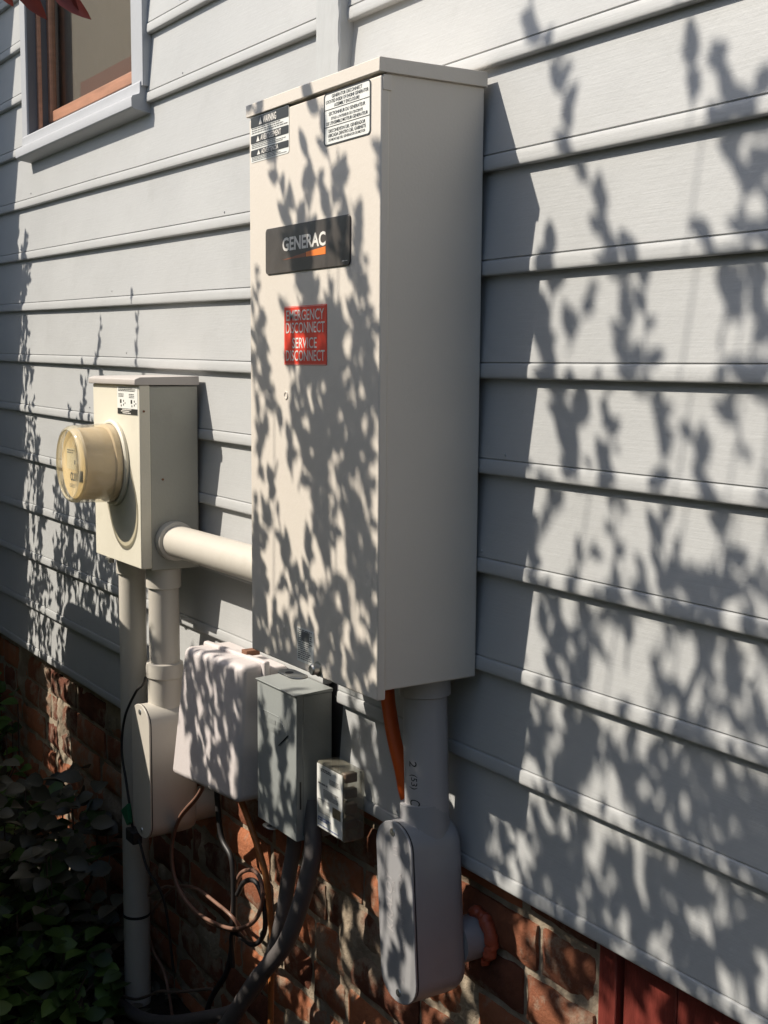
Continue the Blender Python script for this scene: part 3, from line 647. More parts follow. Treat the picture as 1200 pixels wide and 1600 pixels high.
for xx, zz_ in ((-2.085, -0.53), (-1.868, -0.52), (-2.128, -0.735), (-1.870, -0.715)):
    mb = MB().lathe_y([(0.0, -0.0525), (0.003, -0.0525), (0.0036, -0.0500)], xx, zz_, 12)
    build('screw', mb, ZINC, NID)

# ------------------------------------------------------------------ small grey breaker enclosure
GX0, GX1, GY = -1.842, -1.708, -0.068
GB = thing('breaker_box', 'small grey steel breaker enclosure below the tall beige box', 'electrical box', (-1.775, 0, -0.75))
build('body', MB().box(GX0 + 0.001, GX1 - 0.001, GY + 0.012, -0.0025, -0.742, -0.517), GREYSTEEL, GB, bevel=0.0015)
mb = MB(); mb.prism_x([(GY + 0.0005, -0.515), (GY, -0.5165), (GY, -0.752), (GY + 0.020, -0.752), (GY + 0.020, -0.745), (GY + 0.0118, -0.743), (GY + 0.0118, -0.515)], GX0, GX1 + 0.0005)
GC = build('cover', mb, GREYSTEEL, GB, bevel=0.0012)
mb = MB(); mb.prism_x([(-0.002, -0.5165), (GY - 0.003, -0.5165), (GY - 0.003, -0.5145), (-0.002, -0.5110)], GX0 - 0.001, GX1 + 0.001); build('top_flange', mb, GREYSTEEL, GB, bevel=0.0006)
mb = MB()
zz = -0.585
mb.tube([(-1.825, GY - 0.0004, zz + 0.022), (-1.765, GY - 0.0004, zz + 0.022), (-1.733, GY - 0.0004, zz), (-1.765, GY - 0.0004, zz - 0.022)], 0.0007, 6)
fine_lines(mb, -1.812, -1.760, zz - 0.012, zz + 0.014, 2, GY - 0.0007, 0.6)
build('embossing', mb, GREYSTEEL, GC, smooth=False)
mb = MB().tube([(-1.765, GY - 0.0008, zz - 0.024), (-1.734, GY - 0.0008, zz - 0.0005)], 0.0010, 6); build('arrow_mark', mb, BLACKP, GC)
build('slot', MB().box(GX1 + 0.0003, GX1 + 0.0012, GY + 0.006, GY + 0.0085, -0.700, -0.655), BLACKP, GB, smooth=False)
mb = MB(); pl = stadium(0, 0, 0.020, 0.034, 8); n = len(pl)
mb.add([(-1.800 + b, GY + 0.002 + a, -0.7545) for a, b in pl] + [(-1.800 + b, GY + 0.002 + a, -0.7565) for a, b in pl], [tuple(range(n)), tuple(range(2 * n - 1, n - 1, -1))] + [(k, k + n, (k + 1) % n + n, (k + 1) % n) for k in range(n)])
HT = build('padlock_tab', mb, ZINC, GB, bevel=0.0004)
mb = MB().tube([(-1.800, GY + 0.001, -0.7538), (-1.800, GY + 0.001, -0.7543)], 0.0055, 16); build('tab_hole', mb, BLACKP, HT)

# ------------------------------------------------------------------ clear surge protector
SX0, SX1, SY = -1.690, -1.610, -0.040
SP = thing('surge_protector', 'small clear plastic surge protector with a printed white card beside the grey enclosure', 'surge protector', (-1.65, 0, -0.725))
build('case', MB().box(SX0 - 0.002, SX1 + 0.002, SY, -0.0025, -0.727, -0.618), CLEAR, SP, bevel=0.003, seg=3)
CARD = build('card', MB().box(SX0 + 0.001, SX1 - 0.001, SY - 0.0012, SY - 0.0004, -0.7235, -0.6215), WHITEL, SP, smooth=False)
mb = MB(); y = SY - 0.0016
fine_lines(mb, -1.676, -1.640, -0.6320, -0.6262, 2, y, 0.7); fine_lines(mb, -1.650, -1.618, -0.6465, -0.6375, 4, y); fine_lines(mb, -1.684, -1.645, -0.6535, -0.6500, 1, y, 0.8)
fine_lines(mb, -1.668, -1.622, -0.6730, -0.6580, 6, y)
fine_lines(mb, -1.684, -1.646, -0.7000, -0.6765, 7, y)
build('print', mb, GREYINK, CARD, smooth=False)
mb = MB(); fine_lines(mb, -1.685, -1.640, -0.7125, -0.7055, 2, y, 0.75); mb2 = fine_lines(mb, -1.685, -1.620, -0.7205, -0.7180, 1, y, 0.8); build('print', mb, BLUEINK, CARD, smooth=False)
mb = MB().box(-1.640, -1.616, y, y + 0.0008, -0.6950, -0.6790); build('picture', mb, mat('brown_photo_ink', (0.20, 0.16, 0.10), rough=0.4, var=0.6, vscale=90), CARD, smooth=False)
for k in range(4):
    zc_ = -0.710 + k * 0.0245
    mb = MB().box(SX1 - 0.018, SX1 - 0.004, -0.033, -0.012, zc_, zc_ + 0.015); build('component', mb, mat('brown_component', (0.12 + 0.03 * (k % 2), 0.09, 0.06), rough=0.5), SP, bevel=0.002)

# ------------------------------------------------------------------ pipe and conduit body below the tall box
T = thing('conduit_pipe', 'grey plastic pipe from the bottom of the tall box into the grey conduit body', 'pipe', (-1.386, -0.045, -0.59))
A = Vector((-1.3885, -0.045, -0.412)); B = Vector((-1.3790, -0.045, -0.605)); d = (B - A).normalized()
PP = build('tube', MB().tube([A, B], 0.0302, 48), PVCL, T)
build('collar', MB().tube([A, A + d * 0.030, A + d * 0.0315], [0.0352, 0.0352, 0.0325], 48), PVCL, T)
def cyl_text(s, zc, h, wd, ang0, r):
    vs, fs, _ = text_mb(s)
    out = []
    e1 = Vector((0, -1, 0)); e2 = Vector((1, 0, 0))
    for a, b in vs:                                   # the line of text runs down the pipe
        t = -(zc + (0.5 - a) * wd - A.z) / -d.z; c = A + d * t
        th = ang0 + (b - 0.5) * h / r
        out.append(c + (e1 * math.cos(th) + e2 * math.sin(th)) * r)
    return MB().add(out, fs)
mb = cyl_text('2', -0.532, 0.012, 0.008, 0.35, 0.0306); m2 = cyl_text('(53)', -0.556, 0.013, 0.020, 0.35, 0.0306); mb.add(m2.v, m2.f)
m3 = cyl_text('C', -0.584, 0.016, 0.008, 0.42, 0.0306); mb.add(m3.v, m3.f)
build('size_marking', mb, BLACKL, PP, smooth=False)

root, fn, cv = conduit_body('conduit_fitting', 'grey plastic conduit body with embossed cover below the tall box', PVCG, -1.388, -0.735, 0.086, 0.246, -0.094, -0.008, (-1.381, -0.047, 0.0335, 0.020), (-1.352, -0.787, 0.0305), tilt=math.radians(6.5), ty=-0.02)
def cover_text(mb, s, cx, zc, h, L, shear=0.0, bold=0.0):
    """embossed line reading downwards on the cover plate"""
    vs, fs, _ = text_mb(s, bold=bold, shear=shear)
    y = -0.094 - 0.0019
    q = [(cx + (0.5 - b) * h * -1 * -1, y, zc + (a - 0.5) * L) for a, b in vs]
    n0 = len(mb.v); mb.add(q, fs)
    return mb
for a_ in (('KRALOY', -1.402, -0.722, 0.016, 0.085, 0.3, 0.015), ('MADE IN CANADA', -1.372, -0.735, 0.009, 0.115), ('CSA', -1.390, -0.700, 0.007, 0.016), ('LB', -1.382, -0.650, 0.011, 0.014), ('2"', -1.380, -0.820, 0.012, 0.020)):
    build('embossed_lettering', cover_text(MB(), *a_).xf(fn), PVCL, cv, smooth=False)
# sealant at the wall
mb = MB(); pts = []
for k in range(33):
    a = math.radians(-60 + 165 * k / 32); r = 0.0335 + 0.004 * noise.noise(Vector((k * 0.5, 0, 0)))
    pts.append((-1.348 + r * math.cos(a), 0.020 + 0.004 * noise.noise(Vector((k * 0.4, 5, 0))), -0.785 + r * math.sin(a)))
rad = [0.0090 + 0.008 * noise.noise(Vector((k * 0.17, 9, 2))) for k in range(33)]
build('sealant', mb.tube(pts, rad, 12), CAULK, root)

# orange strap behind the pipe
T = build('orange_conduit', MB().tube(spline([(-1.508, -0.03, -0.405), (-1.504, -0.03, -0.468), (-1.496, -0.03, -0.500), (-1.484, -0.030, -0.535), (-1.471, -0.026, -0.575), (-1.468, -0.02, -0.61), (-1.474, 0.0, -0.65), (-1.478, 0.03, -0.70)]), 0.0105, 16), ORANGEP,
      label='orange flexible conduit behind the grey plastic pipe', cat='conduit')

# ------------------------------------------------------------------ cables and flexible conduits
def cable(name, pts, r, m, label, cat='cable', n=12, group=None, seg=8):
    return build(name, MB().tube(spline(pts, seg), r, n), m, label=label, cat=cat, group=group)
C1 = [(-1.715, -0.035, -0.690), (-1.705, -0.040, -0.728), (-1.695, -0.045, -0.767), (-1.697, -0.05, -0.798), (-1.708, -0.06, -0.855), (-1.736, -0.075, -0.933), (-1.808, -0.09, -1.02), (-1.907, -0.1, -1.144), (-2.0, -0.11, -1.24), (-2.1, -0.12, -1.36)]
c = spline(C1, 14)
mb = MB().tube(c, 0.0145, 24)
cable('flexible_conduit', C1, 0.0142, GREYC, 'thick grey flexible conduit curving down to the left from the clear surge protector', 'conduit', 24)
cable('flexible_conduit', [(-1.786, -0.03, -0.735), (-1.786, -0.03, -0.79), (-1.795, -0.035, -0.847), (-1.802, -0.045, -0.925), (-1.834, -0.05, -1.004), (-1.905, -0.06, -1.103), (-2.008, -0.07, -1.178), (-2.338, -0.09, -1.325), (-2.697, -0.1, -1.347)], 0.0125, GREYC, 'darker flexible conduit from the grey enclosure running left along the ground', 'conduit', 20)
cable('cable', [(-1.965, -0.052, -0.735), (-1.953, -0.05, -0.754), (-1.933, -0.05, -0.765), (-1.895, -0.045, -0.817), (-1.869, -0.04, -0.869), (-1.863, -0.035, -0.934), (-1.863, -0.03, -0.996), (-1.868, -0.03, -1.048), (-1.88, -0.03, -1.36)], 0.0055, ORCABLE, 'orange brown cable hanging straight down beside the flexible conduits')
LOOP = [(-2.043, -0.07, -0.745), (-2.092, -0.066, -0.794), (-2.188, -0.062, -0.869), (-2.234, -0.058, -0.946), (-2.223, -0.054, -1.009), (-2.154, -0.05, -1.038), (-2.057, -0.046, -1.031), (-1.976, -0.042, -1.009), (-1.91, -0.038, -0.964), (-1.891, -0.034, -0.911), (-1.925, -0.03, -0.886), (-1.989, -0.026, -0.91), (-2.027, -0.022, -0.956), (-2.047, -0.018, -1.008)]
cable('cable', LOOP, 0.0038, COPPERC, 'brown cable hanging in a wide loop under the pinkish utility box, outer strand')
cable('cable', [(x + 0.016, y - 0.006, z + 0.010) for x, y, z in LOOP[:10]], 0.0035, COPPERC, 'brown cable doubling the wide loop on its inner side')
cable('cable', [(-2.092, -0.03, -0.73), (-2.068, -0.03, -0.86), (-2.02, -0.03, -0.901), (-2.017, -0.03, -1.012), (-2.042, -0.03, -1.113), (-2.126, -0.03, -1.219), (-2.178, -0.03, -1.36)], 0.0055, BLACKC, 'black cable dropping from the pinkish utility box to the ground')
cable('cable', [(-1.99, -0.035, -0.95), (-1.96, -0.035, -0.915), (-1.915, -0.035, -0.90), (-1.885, -0.035, -0.93), (-1.885, -0.035, -0.98), (-1.93, -0.035, -1.02), (-2.01, -0.035, -1.03), (-2.02, -0.03, -1.10)], 0.0045, BLACKC, 'black cable curling round the right end of the brown loop')
cable('cable', [(-2.40, -0.04, -1.10), (-2.31, -0.04, -1.05), (-2.266, -0.04, -1.036), (-2.231, -0.04, -1.02), (-2.155, -0.04, -0.998), (-2.069, -0.04, -0.994), (-2.001, -0.04, -0.995), (-1.99, -0.02, -1.03)], 0.0034, COPPERC, 'pale brown cable crossing inside the loop')
cable('cable', [(-2.277, -0.02, -1.042), (-2.313, -0.02, -1.057), (-2.402, -0.02, -1.127), (-2.457, -0.02, -1.195), (-2.431, -0.02, -1.237), (-2.369, -0.02, -1.264), (-2.334, -0.02, -1.33), (-2.329, -0.02, -1.371)], 0.0032, COPPERC, 'thin cable meandering down the brick beside the leftmost pipe')
cable('wire', [(-2.262, -0.095, -0.600), (-2.272, -0.097, -0.617), (-2.304, -0.099, -0.639), (-2.364, -0.099, -0.703), (-2.385, -0.099, -0.774), (-2.363, -0.099, -0.835), (-2.341, -0.1, -0.884), (-2.326, -0.1, -0.923), (-2.292, -0.1, -0.94), (-2.267, -0.095, -0.985), (-2.244, -0.07, -1.05), (-2.25, -0.05, -1.2)], 0.0026, BLACKC, 'thin black ground wire bowing left of the rounded beige conduit body', 'wire')
CL = thing('wire_clip', 'green plastic clip and black block on the ground wire', 'clip', (-2.335, -0.105, -0.89))
build('clip', MB().add([(-2.362, -0.104, -0.892), (-2.326, -0.104, -0.868), (-2.318, -0.104, -0.905), (-2.330, -0.104, -0.914), (-2.362, -0.112, -0.892), (-2.326, -0.112, -0.868), (-2.318, -0.112, -0.905), (-2.330, -0.112, -0.914)],
   [(0, 1, 2, 3), (7, 6, 5, 4), (0, 4, 5, 1), (1, 5, 6, 2), (2, 6, 7, 3), (3, 7, 4, 0)]), GREENP, CL, bevel=0.001)
build('block', MB().box(-2.338, -2.298, -0.112, -0.092, -0.945, -0.920), BLACKP, CL, bevel=0.002)
cable('twig', [(-2.55, -0.10, -1.36), (-2.46, -0.09, -1.33), (-2.363, -0.085, -1.30), (-2.25, -0.08, -1.235), (-2.178, -0.08, -1.205), (-2.027, -0.07, -1.135)], 0.003, BARK, 'bare twig leaning on the brick near the ground', 'twig')

# ------------------------------------------------------------------ foliage
SX, SZ = SUN.x / SUN.y, SUN.z / SUN.y        # drift per metre towards the wall: +0.587, -1.04
def at_sun(u, w_, h): return Vector((u - SX * h, -h, w_ - SZ * h))

class Leaves:
    def __init__(s): s.V = []; s.F = []; s.T = []; s.n = 0
    def leaf(s, p, axis, nrm, L, W, tone, rich=True):
        axis = axis.normalized(); side = axis.cross(nrm)
        if side.length < 1e-4: side = axis.orthogonal()
        side.normalize(); nn = side.cross(axis)
        if rich:
            prof = ((0, 0.04), (0.18, 0.34), (0.42, 0.5), (0.68, 0.42), (0.88, 0.2), (1, 0.0))
        else: prof = ((0, 0.02), (0.35, 0.5), (0.7, 0.4), (1, 0.0))
        c = []; l = []; r = []
        for t, w_ in prof:
            q_ = p + axis * (t * L) - nn * (0.22 * L * t * t)
            c.append(q_); l.append(q_ + side * (w_ * W) + nn * (w_ * W * 0.35)); r.append(q_ - side * (w_ * W) + nn * (w_ * W * 0.35))
        k = len(c); s.V += [tuple(v) for v in c + l + r]; n = s.n
        for i_ in range(k - 1):
            s.F.append((n + i_, n + i_ + 1, n + k + i_ + 1, n + k + i_)); s.F.append((n + i_, n + 2 * k + i_, n + 2 * k + i_ + 1, n + i_ + 1))
        s.T += [tone] * (3 * k); s.n += 3 * k
    def mb(s):
        m = MB(); m.v = s.V; m.f = s.F; m.tone = s.T; return m

def build_leaves(name, lv, m, parent=None, **kw):
    org = ORG.get(parent.name, Vector((0, 0, 0))) if parent else Vector((0, 0, 0))
    me = bpy.data.meshes.new(name); V = np.array(lv.V) - np.array(org); F = np.array(lv.F)
    me.vertices.add(len(V)); me.vertices.foreach_set('co', V.ravel())
    me.loops.add(F.size); me.loops.foreach_set('vertex_index', F.ravel()); me.polygons.add(len(F))
    me.polygons.foreach_set('loop_start', np.arange(0, F.size, 4)); me.polygons.foreach_set('loop_total', np.full(len(F), 4))
    me.update(calc_edges=True); me.validate()
    a = me.attributes.new('tone', 'FLOAT', 'POINT'); a.data.foreach_set('value', lv.T)
    me.materials.append(m); me.shade_smooth()
    o = bpy.data.objects.new(name, me); COL.objects.link(o)
    if parent: o.parent = parent
    for k, v in kw.items(): o[k] = v
    return o

def rvec(): return Vector(rng.normal(size=3)).normalized()

def grow(lv, st, pts, size, gap=0.02, wd=0.62, jit=0.5, stem=0.0018):
    """alternate leaves along a twig given as a list of points"""
    c = spline(pts, 5); st.tube(c, stem, 5, caps=False)
    acc = 0; side = 1
    for a, b in zip(c[:-1], c[1:]):
        seg = (b - a).length; acc += seg
        while acc > gap:
            acc -= gap; side = -side
            t = (a - b).normalized()                      # twigs are listed tip first
            o = t.orthogonal().normalized(); o.rotate(Matrix.Rotation(random.uniform(0, 2 * PI), 3, t))
            ax = (t * 0.75 + o * random.uniform(0.45, 1.1)).normalized()
            s_ = size * random.uniform(0.65, 1.2)
            lv.leaf(a.lerp(b, random.random()), ax, (rvec() * jit + Vector((-0.3, -0.5, 0.6))), s_, s_ * wd * random.uniform(0.75, 1.15), random.random())

def hmin(u): return max(0.30, (1 - 0.26 * abs(u)) / 1.15 + 0.10)

def shrub(label, shoots, region, n_twigs, hrange, size, base, extra=None):
    """shoots: explicit twigs (u, w) in the plane of the wall, tip first; region: density function"""
    root = thing('shrub', label, 'shrub', base, 'shrubs growing in front of the wall')
    lv = Leaves(); st = MB(); bx, by, bz = base
    for pts, h, sz in shoots:
        P = [at_sun(u, w_, h + 0.01 * k) for k, (u, w_) in enumerate(pts)]
        grow(lv, st, P, sz, gap=sz * (0.36 if base[0] > -2 else 0.52), wd=0.64)
        e = P[-1]; st.tube(spline([e, Vector((e.x - 0.03, e.y - 0.03, e.z * 0.4 - 0.6)), Vector((e.x * 0.88 + bx * 0.12 - 0.03, e.y * 0.9 + by * 0.1 - 0.03, -1.36))], 5), [0.0010 + 0.00012 * k for k in range(11)], 5, caps=False)
    u0, u1, w0, w1 = region[1]
    lam = lambda c: -math.log(1 - min(c, 0.95)) / 3.0
    samp = [(random.uniform(u0, u1), random.uniform(w0, w1)) for _ in range(6000)]
    n_twigs = int(n_twigs * sum(3 * lam(region[0](*q_)) for q_ in samp) / 6000 * (u1 - u0) * (w1 - w0) / (0.050 * size)); cnt = 0
    while cnt < n_twigs:
        u = random.uniform(u0, u1); w_ = random.uniform(w0, w1)
        if random.random() > lam(region[0](u, w_)): continue
        h = random.uniform(*hrange); h = max(h, hmin(u) + random.uniform(0, 0.1)); cnt += 1
        L = random.uniform(0.07, 0.15)
        p0 = at_sun(u, w_, h); dr = (Vector((0, 0, 1)) + rvec() * 0.45).normalized()
        P = [p0 + dr * L * 0.5, p0, p0 - dr * L * 0.5]
        grow(lv, st, P, size, gap=size * 0.6)
    build_leaves('foliage', lv, LEAFG, root)
    build('stems', st, BARK, root, smooth=False)
    return root

# regions in the wall plane: u along the wall, w height of the shadow
def reg_left(u, w_):
    if u < -3.40: return 0
    if u < -3.10 and w_ > -0.80:
        e = -3.30 + 0.12 * max(0, min(1, (0.0 - w_) / 0.5))
        return 0.0 if w_ > 0.33 or u > e + 0.03 else 0.6
    if w_ < -0.80 and u < -2.95: return 0.28 if -3.30 < u < -3.12 else 0.97
    top = -0.02 - 0.13 * min(1, abs(u + 2.75) / 0.3) - 0.25 * max(0, min(1, (u + 2.62) / 0.1))
    if w_ > top: return 0
    return 0.2 + 0.45 * min(1, (top - w_) / 0.3)
def reg_mid(u, w_):
    if w_ > -0.60: return 0
    if -2.25 < u < -2.0 and -1.10 < w_ < -0.72: return 0
    if -2.0 < u < -1.93 and -1.10 < w_ < -0.88: return 0
    if u < -2.05: return 0.30 if w_ > -0.80 else 0.95
    if w_ > -0.84: return 0.55
    if u > -1.95: return 0.66 if w_ > -1.25 else 0.95
    return 0.95
def reg_box(u, w_):
    if w_ > 0.02: return 0
    if -1.72 < u < -1.56 and -0.84 < w_ < -0.63: return 0.0
    if u > -1.70 and -0.65 < w_ < -0.54 and u < -1.38: return 0.85
    r = (u + 1.586) / 0.35
    if u < -1.60: return 0.45 if w_ < -0.52 else 0
    if w_ < -0.60: return 0.68 if u < -1.42 else 0.5
    if w_ > -0.12: return 0.06 + 0.50 * (0.42 < r < 0.88)
    if w_ > -0.32: return 0.32 + 0.36 * (r > 0.36)
    return 0.57
def reg_right(u, w_):
    if w_ > 0.10: return 0
    if w_ > -0.10: return 0.10
    if w_ > -0.27: return 0.36
    if w_ > -0.42: return 0.62 if u > -1.0 or u < -1.12 else 0.36
    if w_ < -0.70 and u < -1.02: return 0.58
    return 0.75

L1 = [(-3.364, 0.374), (-3.351, 0.275), (-3.34, 0.143), (-3.312, 0.01), (-3.307, -0.122)]
L2 = [(-2.758, 0.109), (-2.764, 0.01), (-2.747, -0.047), (-2.77, -0.105), (-2.80, -0.2)]
L3 = [(-2.546, 0.155), (-2.538, 0.089), (-2.527, 0.01), (-2.521, -0.03)]
L4 = [(-2.85, -0.019), (-2.864, -0.108), (-2.817, -0.194)]
shrub('leafy shrub in front of the projecting wing', [(L1, 0.42, 0.028), (L2, 0.48, 0.026), (L3, 0.5, 0.022), (L4, 0.46, 0.026)], (reg_left, (-3.42, -2.5, -1.30, 0.34)), 1.0, (0.34, 0.60), 0.026, (-3.45, -0.85, -1.35))
shrub('leafy shrub in front of the cables and pipes', [], (reg_mid, (-2.5, -1.30, -1.45, -0.58)), 1.0, (0.62, 1.05), 0.032, (-2.6, -1.15, -1.35))
B1 = [(-1.582, 0.207), (-1.537, 0.164), (-1.497, 0.089), (-1.472, 0.043), (-1.439, -0.002), (-1.404, -0.063), (-1.383, -0.139), (-1.349, -0.206)]
B2 = [(-1.407, 0.21), (-1.375, 0.14), (-1.351, 0.08), (-1.326, 0.03), (-1.294, -0.013)]
B3 = [(-1.425, 0.118), (-1.387, 0.068), (-1.363, 0.025), (-1.334, -0.026)]
B4 = [(-1.335, 0.106), (-1.342, 0.055), (-1.358, 0.008)]
B5 = [(-1.569, -0.028), (-1.549, -0.12), (-1.511, -0.228)]
B6 = [(-1.287, 0.026), (-1.279, -0.069), (-1.286, -0.156)]
B7 = [(-1.263, -0.085), (-1.27, -0.156), (-1.262, -0.22)]
shrub('leafy shrub whose upright shoots shade the tall beige box', [(B1, 0.76, 0.040), (B2, 0.78, 0.042), (B3, 0.78, 0.038), (B4, 0.80, 0.038), (B5, 0.86, 0.022), (B6, 0.9, 0.024), (B7, 0.88, 0.026)],
      (reg_box, (-1.72, -1.24, -0.85, 0.02)), 1.0, (0.72, 0.98), 0.030, (-2.1, -1.2, -1.35))
S1 = [(-1.263, 0.47), (-1.243, 0.421), (-1.22, 0.387), (-1.195, 0.331), (-1.179, 0.284), (-1.153, 0.23), (-1.126, 0.184), (-1.097, 0.124), (-1.079, 0.073), (-1.056, 0.009), (-1.028, -0.047), (-1.006, -0.102)]
S2 = [(-1.007, 0.343), (-0.989, 0.314), (-0.979, 0.28), (-0.976, 0.267)]
S3 = [(-0.951, 0.338), (-0.939, 0.311), (-0.925, 0.283), (-0.927, 0.24), (-0.911, 0.181), (-0.896, 0.13), (-0.881, 0.072), (-0.887, 0.022), (-0.867, -0.042)]
S4 = [(-0.896, 0.284), (-0.88, 0.215), (-0.869, 0.152), (-0.862, 0.096)]
S5 = [(-1.196, 0.153), (-1.208, 0.078), (-1.193, 0.009), (-1.156, -0.059), (-1.136, -0.141)]
S6 = [(-0.953, 0.153), (-0.933, 0.113), (-0.905, 0.06)]
S7 = [(-1.113, -0.013), (-1.094, -0.086), (-1.08, -0.166)]
S8 = [(-0.975, -0.052), (-0.949, -0.112), (-0.928, -0.171)]
shrub('leafy shrub nearest the camera, its tallest shoots shading the right clapboards', [(S1, 0.98, 0.033), (S2, 0.92, 0.040), (S3, 0.93, 0.038), (S4, 0.98, 0.044), (S5, 0.92, 0.046), (S6, 0.95, 0.030), (S7, 0.96, 0.032), (S8, 1.0, 0.034)],
      (reg_right, (-1.22, -0.62, -1.1, 0.10)), 1.0, (0.88, 1.22), 0.034, (-1.75, -1.55, -1.35))

def sky_block_shrub(label, x0, x1, n, zt, base):  # unseen shrub added to block low sky light at the wall foot
    root = thing('shrub', label, 'shrub', base, 'shrubs growing in front of the wall')
    lv = Leaves(); st = MB()
    for _ in range(n):
        x = random.uniform(x0, x1); yl = -1 + 0.255 * abs(x) - 0.06
        y = random.uniform(max(-1.35, yl - 0.55), min(yl, -0.32)); z = -1.33 + (zt + 0.1 * noise.noise(Vector((x * 4, y * 4, 0))) + 1.33) * random.random() ** 0.7
        lv.leaf(Vector((x, y, z)), Vector((0, -0.3, 0.7)) + rvec(), rvec(), 0.06 * random.uniform(0.7, 1.2), 0.036, random.random(), False)
    for k in range(9):
        x = x0 + (x1 - x0) * (k + 0.5) / 9; y = -1.15 + 0.255 * abs(x) - 0.3; y = min(y, -0.5)
        st.tube([(x, y, -1.36), (x + 0.02, y - 0.02, -1.0), (x - 0.02, y, zt)], [0.009, 0.006, 0.003], 6)
    build_leaves('foliage', lv, LEAFG, root); build('stems', st, BARK, root, smooth=False)
sky_block_shrub('unseen low shrub added to keep sky light off the wall foot', -3.05, -0.9, 4200, -0.55, (-2.4, -1.0, -1.35))

# red-leafed branch hanging into the top left corner
RB = thing('red_leafed_branch', 'branch with dark red leaves hanging into the top left corner', 'branch', (-1.30, -0.66, 0.46))
st = MB().tube(spline([(-1.75, -0.95, -1.35), (-1.60, -0.90, -0.4), (-1.50, -0.84, 0.25), (-1.38, -0.74, 0.47), (-1.26, -0.63, 0.43), (-1.215, -0.60, 0.365)], 6), [0.008 - 0.0002 * k for k in range(31)], 8); build('stem', st, BARK, RB)
for (p, tip, W) in (((-1.2241, -0.5972, 0.353), (-1.2019, -0.5668, 0.3262), 0.017), ((-1.2200, -0.590, 0.3585), (-1.2085, -0.5760, 0.3275), 0.014), ((-1.1900, -0.640, 0.3460), (-1.1738, -0.6196, 0.3110), 0.016),
                  ((-1.2490, -0.640, 0.3640), (-1.2425, -0.6285, 0.3350), 0.014), ((-1.27, -0.63, 0.43), (-1.30, -0.61, 0.42), 0.018), ((-1.32, -0.68, 0.45), (-1.30, -0.67, 0.50), 0.02), ((-1.36, -0.72, 0.46), (-1.39, -0.71, 0.49), 0.02)):
    lv = Leaves(); d_ = Vector(tip) - Vector(p)
    lv.leaf(Vector(p), d_, Vector((0.45, -0.75, 0.35)), d_.length * 1.03, W, random.random() * 0.6)
    build_leaves('leaf', lv, LEAFR, RB)

# unseen greenery added to close the low sky off from the wall
def added_hedge(label, x0, x1, y0, y1, zt, n, base, sz=0.07):
    root = thing('added_hedge', label, 'added_hedge', base)
    lv = Leaves(); st = MB()
    for _ in range(n):
        x = random.uniform(x0, x1); y = random.uniform(y0, y1)
        top = zt + 0.12 * noise.noise(Vector((x * 2.1, y, 0))) + 0.08 * noise.noise(Vector((x * 7, y * 3, 4)))
        z = -1.30 + (top + 1.30) * random.random() ** 0.8
        lv.leaf(Vector((x, y, z)), (Vector((0, -0.2, 1)) + rvec()), rvec(), sz * random.uniform(0.7, 1.2), sz * 0.6, random.random(), False)
    x = x0 + 0.1
    while x < x1:
        st.tube([(x, (y0 + y1) / 2, -1.36), (x + 0.03, (y0 + y1) / 2 + 0.03, -0.5), (x, (y0 + y1) / 2, zt - 0.2)], [0.02, 0.014, 0.005], 6); x += 0.35
    build_leaves('foliage', lv, LEAFG, root); build('stems', st, BARK, root); return root
added_hedge('unseen dense greenery added opposite the wall to cut its sky light', -6.0, 1.2, -2.7, -2.0, 0.88, 15000, (-2.4, -2.35, -1.35), 0.085)

added_hedge('unseen tall greenery added on the right to cut sky light', 1.5, 2.3, -2.6, -0.1, 1.3, 6000, (1.9, -1.3, -1.35), 0.085)  # added to darken the faces that look right

# unseen invented block, outlined to cast the rounded shadow under the meter
UC = thing('shadow_block', 'unseen grey green block shaped to cast a rounded shadow below the meter', 'shadow_caster', (-3.05, -0.42, -1.35))
hh = 0.36; xa = -3.045 - SX * hh; xb = -2.16 - SX * 0.36
# (the sun carries its outline to the clapboards below the meter)
outl = [(-3.045, -1.73), (-3.045, -0.63), (-3.038, -0.598), (-3.018, -0.578), (-2.985, -0.572), (-2.60, -0.578), (-2.42, -0.590), (-2.34, -0.620), (-2.27, -0.68), (-2.215, -0.76), (-2.175, -0.86), (-2.16, -0.95), (-2.16, -1.73)]
mb = MB(); mb.prism_y([(u - SX * hh, z - SZ * hh) for u, z in outl], -0.50, -hh)
build('body', mb, CASTG, UC, bevel=0.003)
mb = MB().box(xa + 0.03, xb - 0.03, -0.508, -0.5005, -1.25, -0.62); build('door', mb, CASTG, UC, bevel=0.003)  # raised panel on the added block

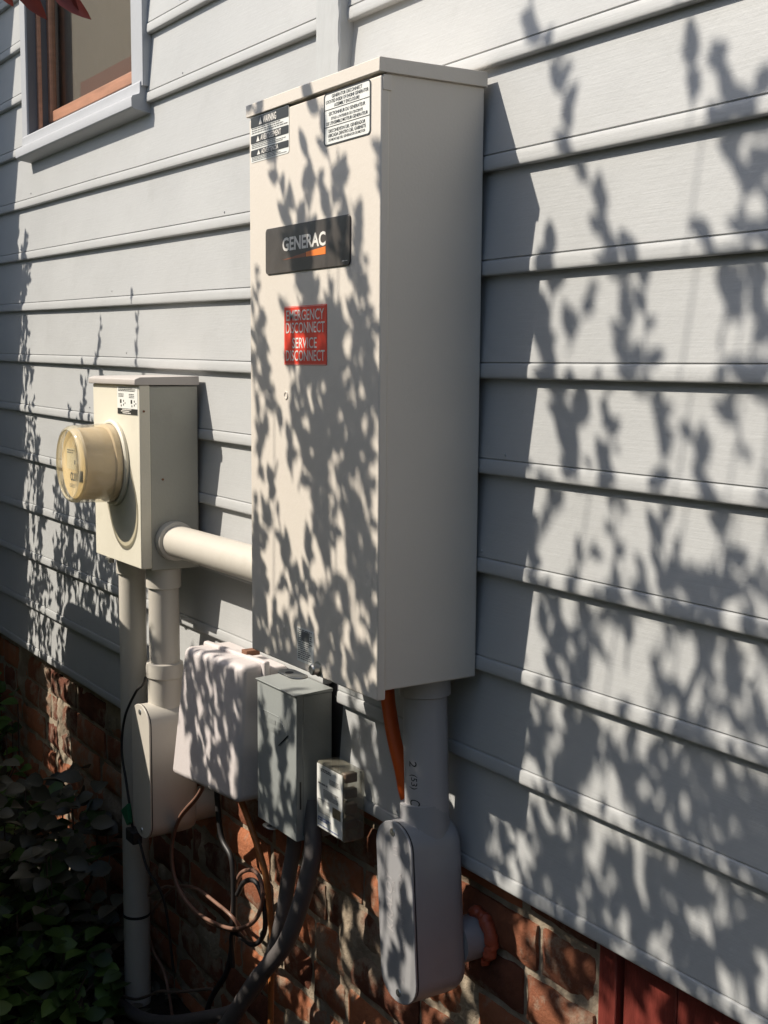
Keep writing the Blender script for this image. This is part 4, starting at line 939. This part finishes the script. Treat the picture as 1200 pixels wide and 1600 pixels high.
# ground ivy and dry leaves at the foot of the wall
def ivy(name, label, x0, x1, y0, y1, zt, n, sz, m, cat):
    lv = Leaves(); st = MB()
    root = thing(name, label, cat, ((x0 + x1) / 2, (y0 + y1) / 2, -1.35), 'leafy plants at the foot of the brick')
    for _ in range(n):
        x = random.uniform(x0, x1); y = random.uniform(y0, y1); e = 1 - abs((x - (x0 + x1) / 2) / ((x1 - x0) / 2)) ** 3
        top = -1.35 + (zt + 1.35) * e + 0.08 * noise.noise(Vector((x * 5, y * 5, 1)))
        z = -1.34 + max(0.02, top + 1.34) * random.random() ** 0.6
        out = Vector((random.uniform(-1, 1), -0.8, random.uniform(-0.3, 0.5)))
        lv.leaf(Vector((x, y, z)), out, Vector((0.2, -0.5, 0.9)) + rvec() * 0.5, sz * random.uniform(0.6, 1.15), sz * 0.72 * random.uniform(0.8, 1.1), random.random())
        if random.random() < 0.10: st.tube([(x * 0.7 + (x0 + x1) * 0.15, (y0 + y1) / 2, -1.36), (x, y, (z - 1.35) / 2 + 0.05), (x, y, z)], 0.002, 5, caps=False)
    build_leaves('foliage', lv, m, root); build('stems', st, BARK, root)
ivy('ivy_plant', 'broad-leaved green plant in the bottom left corner', -3.15, -2.52, -0.55, -0.02, -0.98, 420, 0.062, IVY, 'plant')
ivy('ivy_plant', 'broad-leaved green plant against the leftmost pipe', -2.62, -2.36, -0.34, -0.09, -1.20, 120, 0.055, IVY, 'plant')
ivy('ivy_plant', 'dull leafy climber on the shaded brick at the left', -3.10, -2.50, -0.22, 0.0, -0.92, 260, 0.055, DRY, 'plant')
ivy('ivy_plant', 'dark leafy climber added to darken the brick at the far left edge', -4.1, -3.30, -0.20, 0.02, -0.80, 420, 0.055, IVY, 'plant')  # plant added for more occlusion over the left brick
lv = Leaves()
for _ in range(900):
    x = random.uniform(-4, -1.2); y = random.uniform(-0.9, 0.0)
    lv.leaf(Vector((x, y, -1.345 + random.random() * 0.02)), rvec() * Vector((1, 1, 0.2)), Vector((0, 0, 1)) + rvec() * 0.4, random.uniform(0.025, 0.05), 0.022, random.random())
build_leaves('leaf_litter', lv, DRY, None, label='dry leaf litter on the soil along the brick', category='leaf litter', kind='stuff')
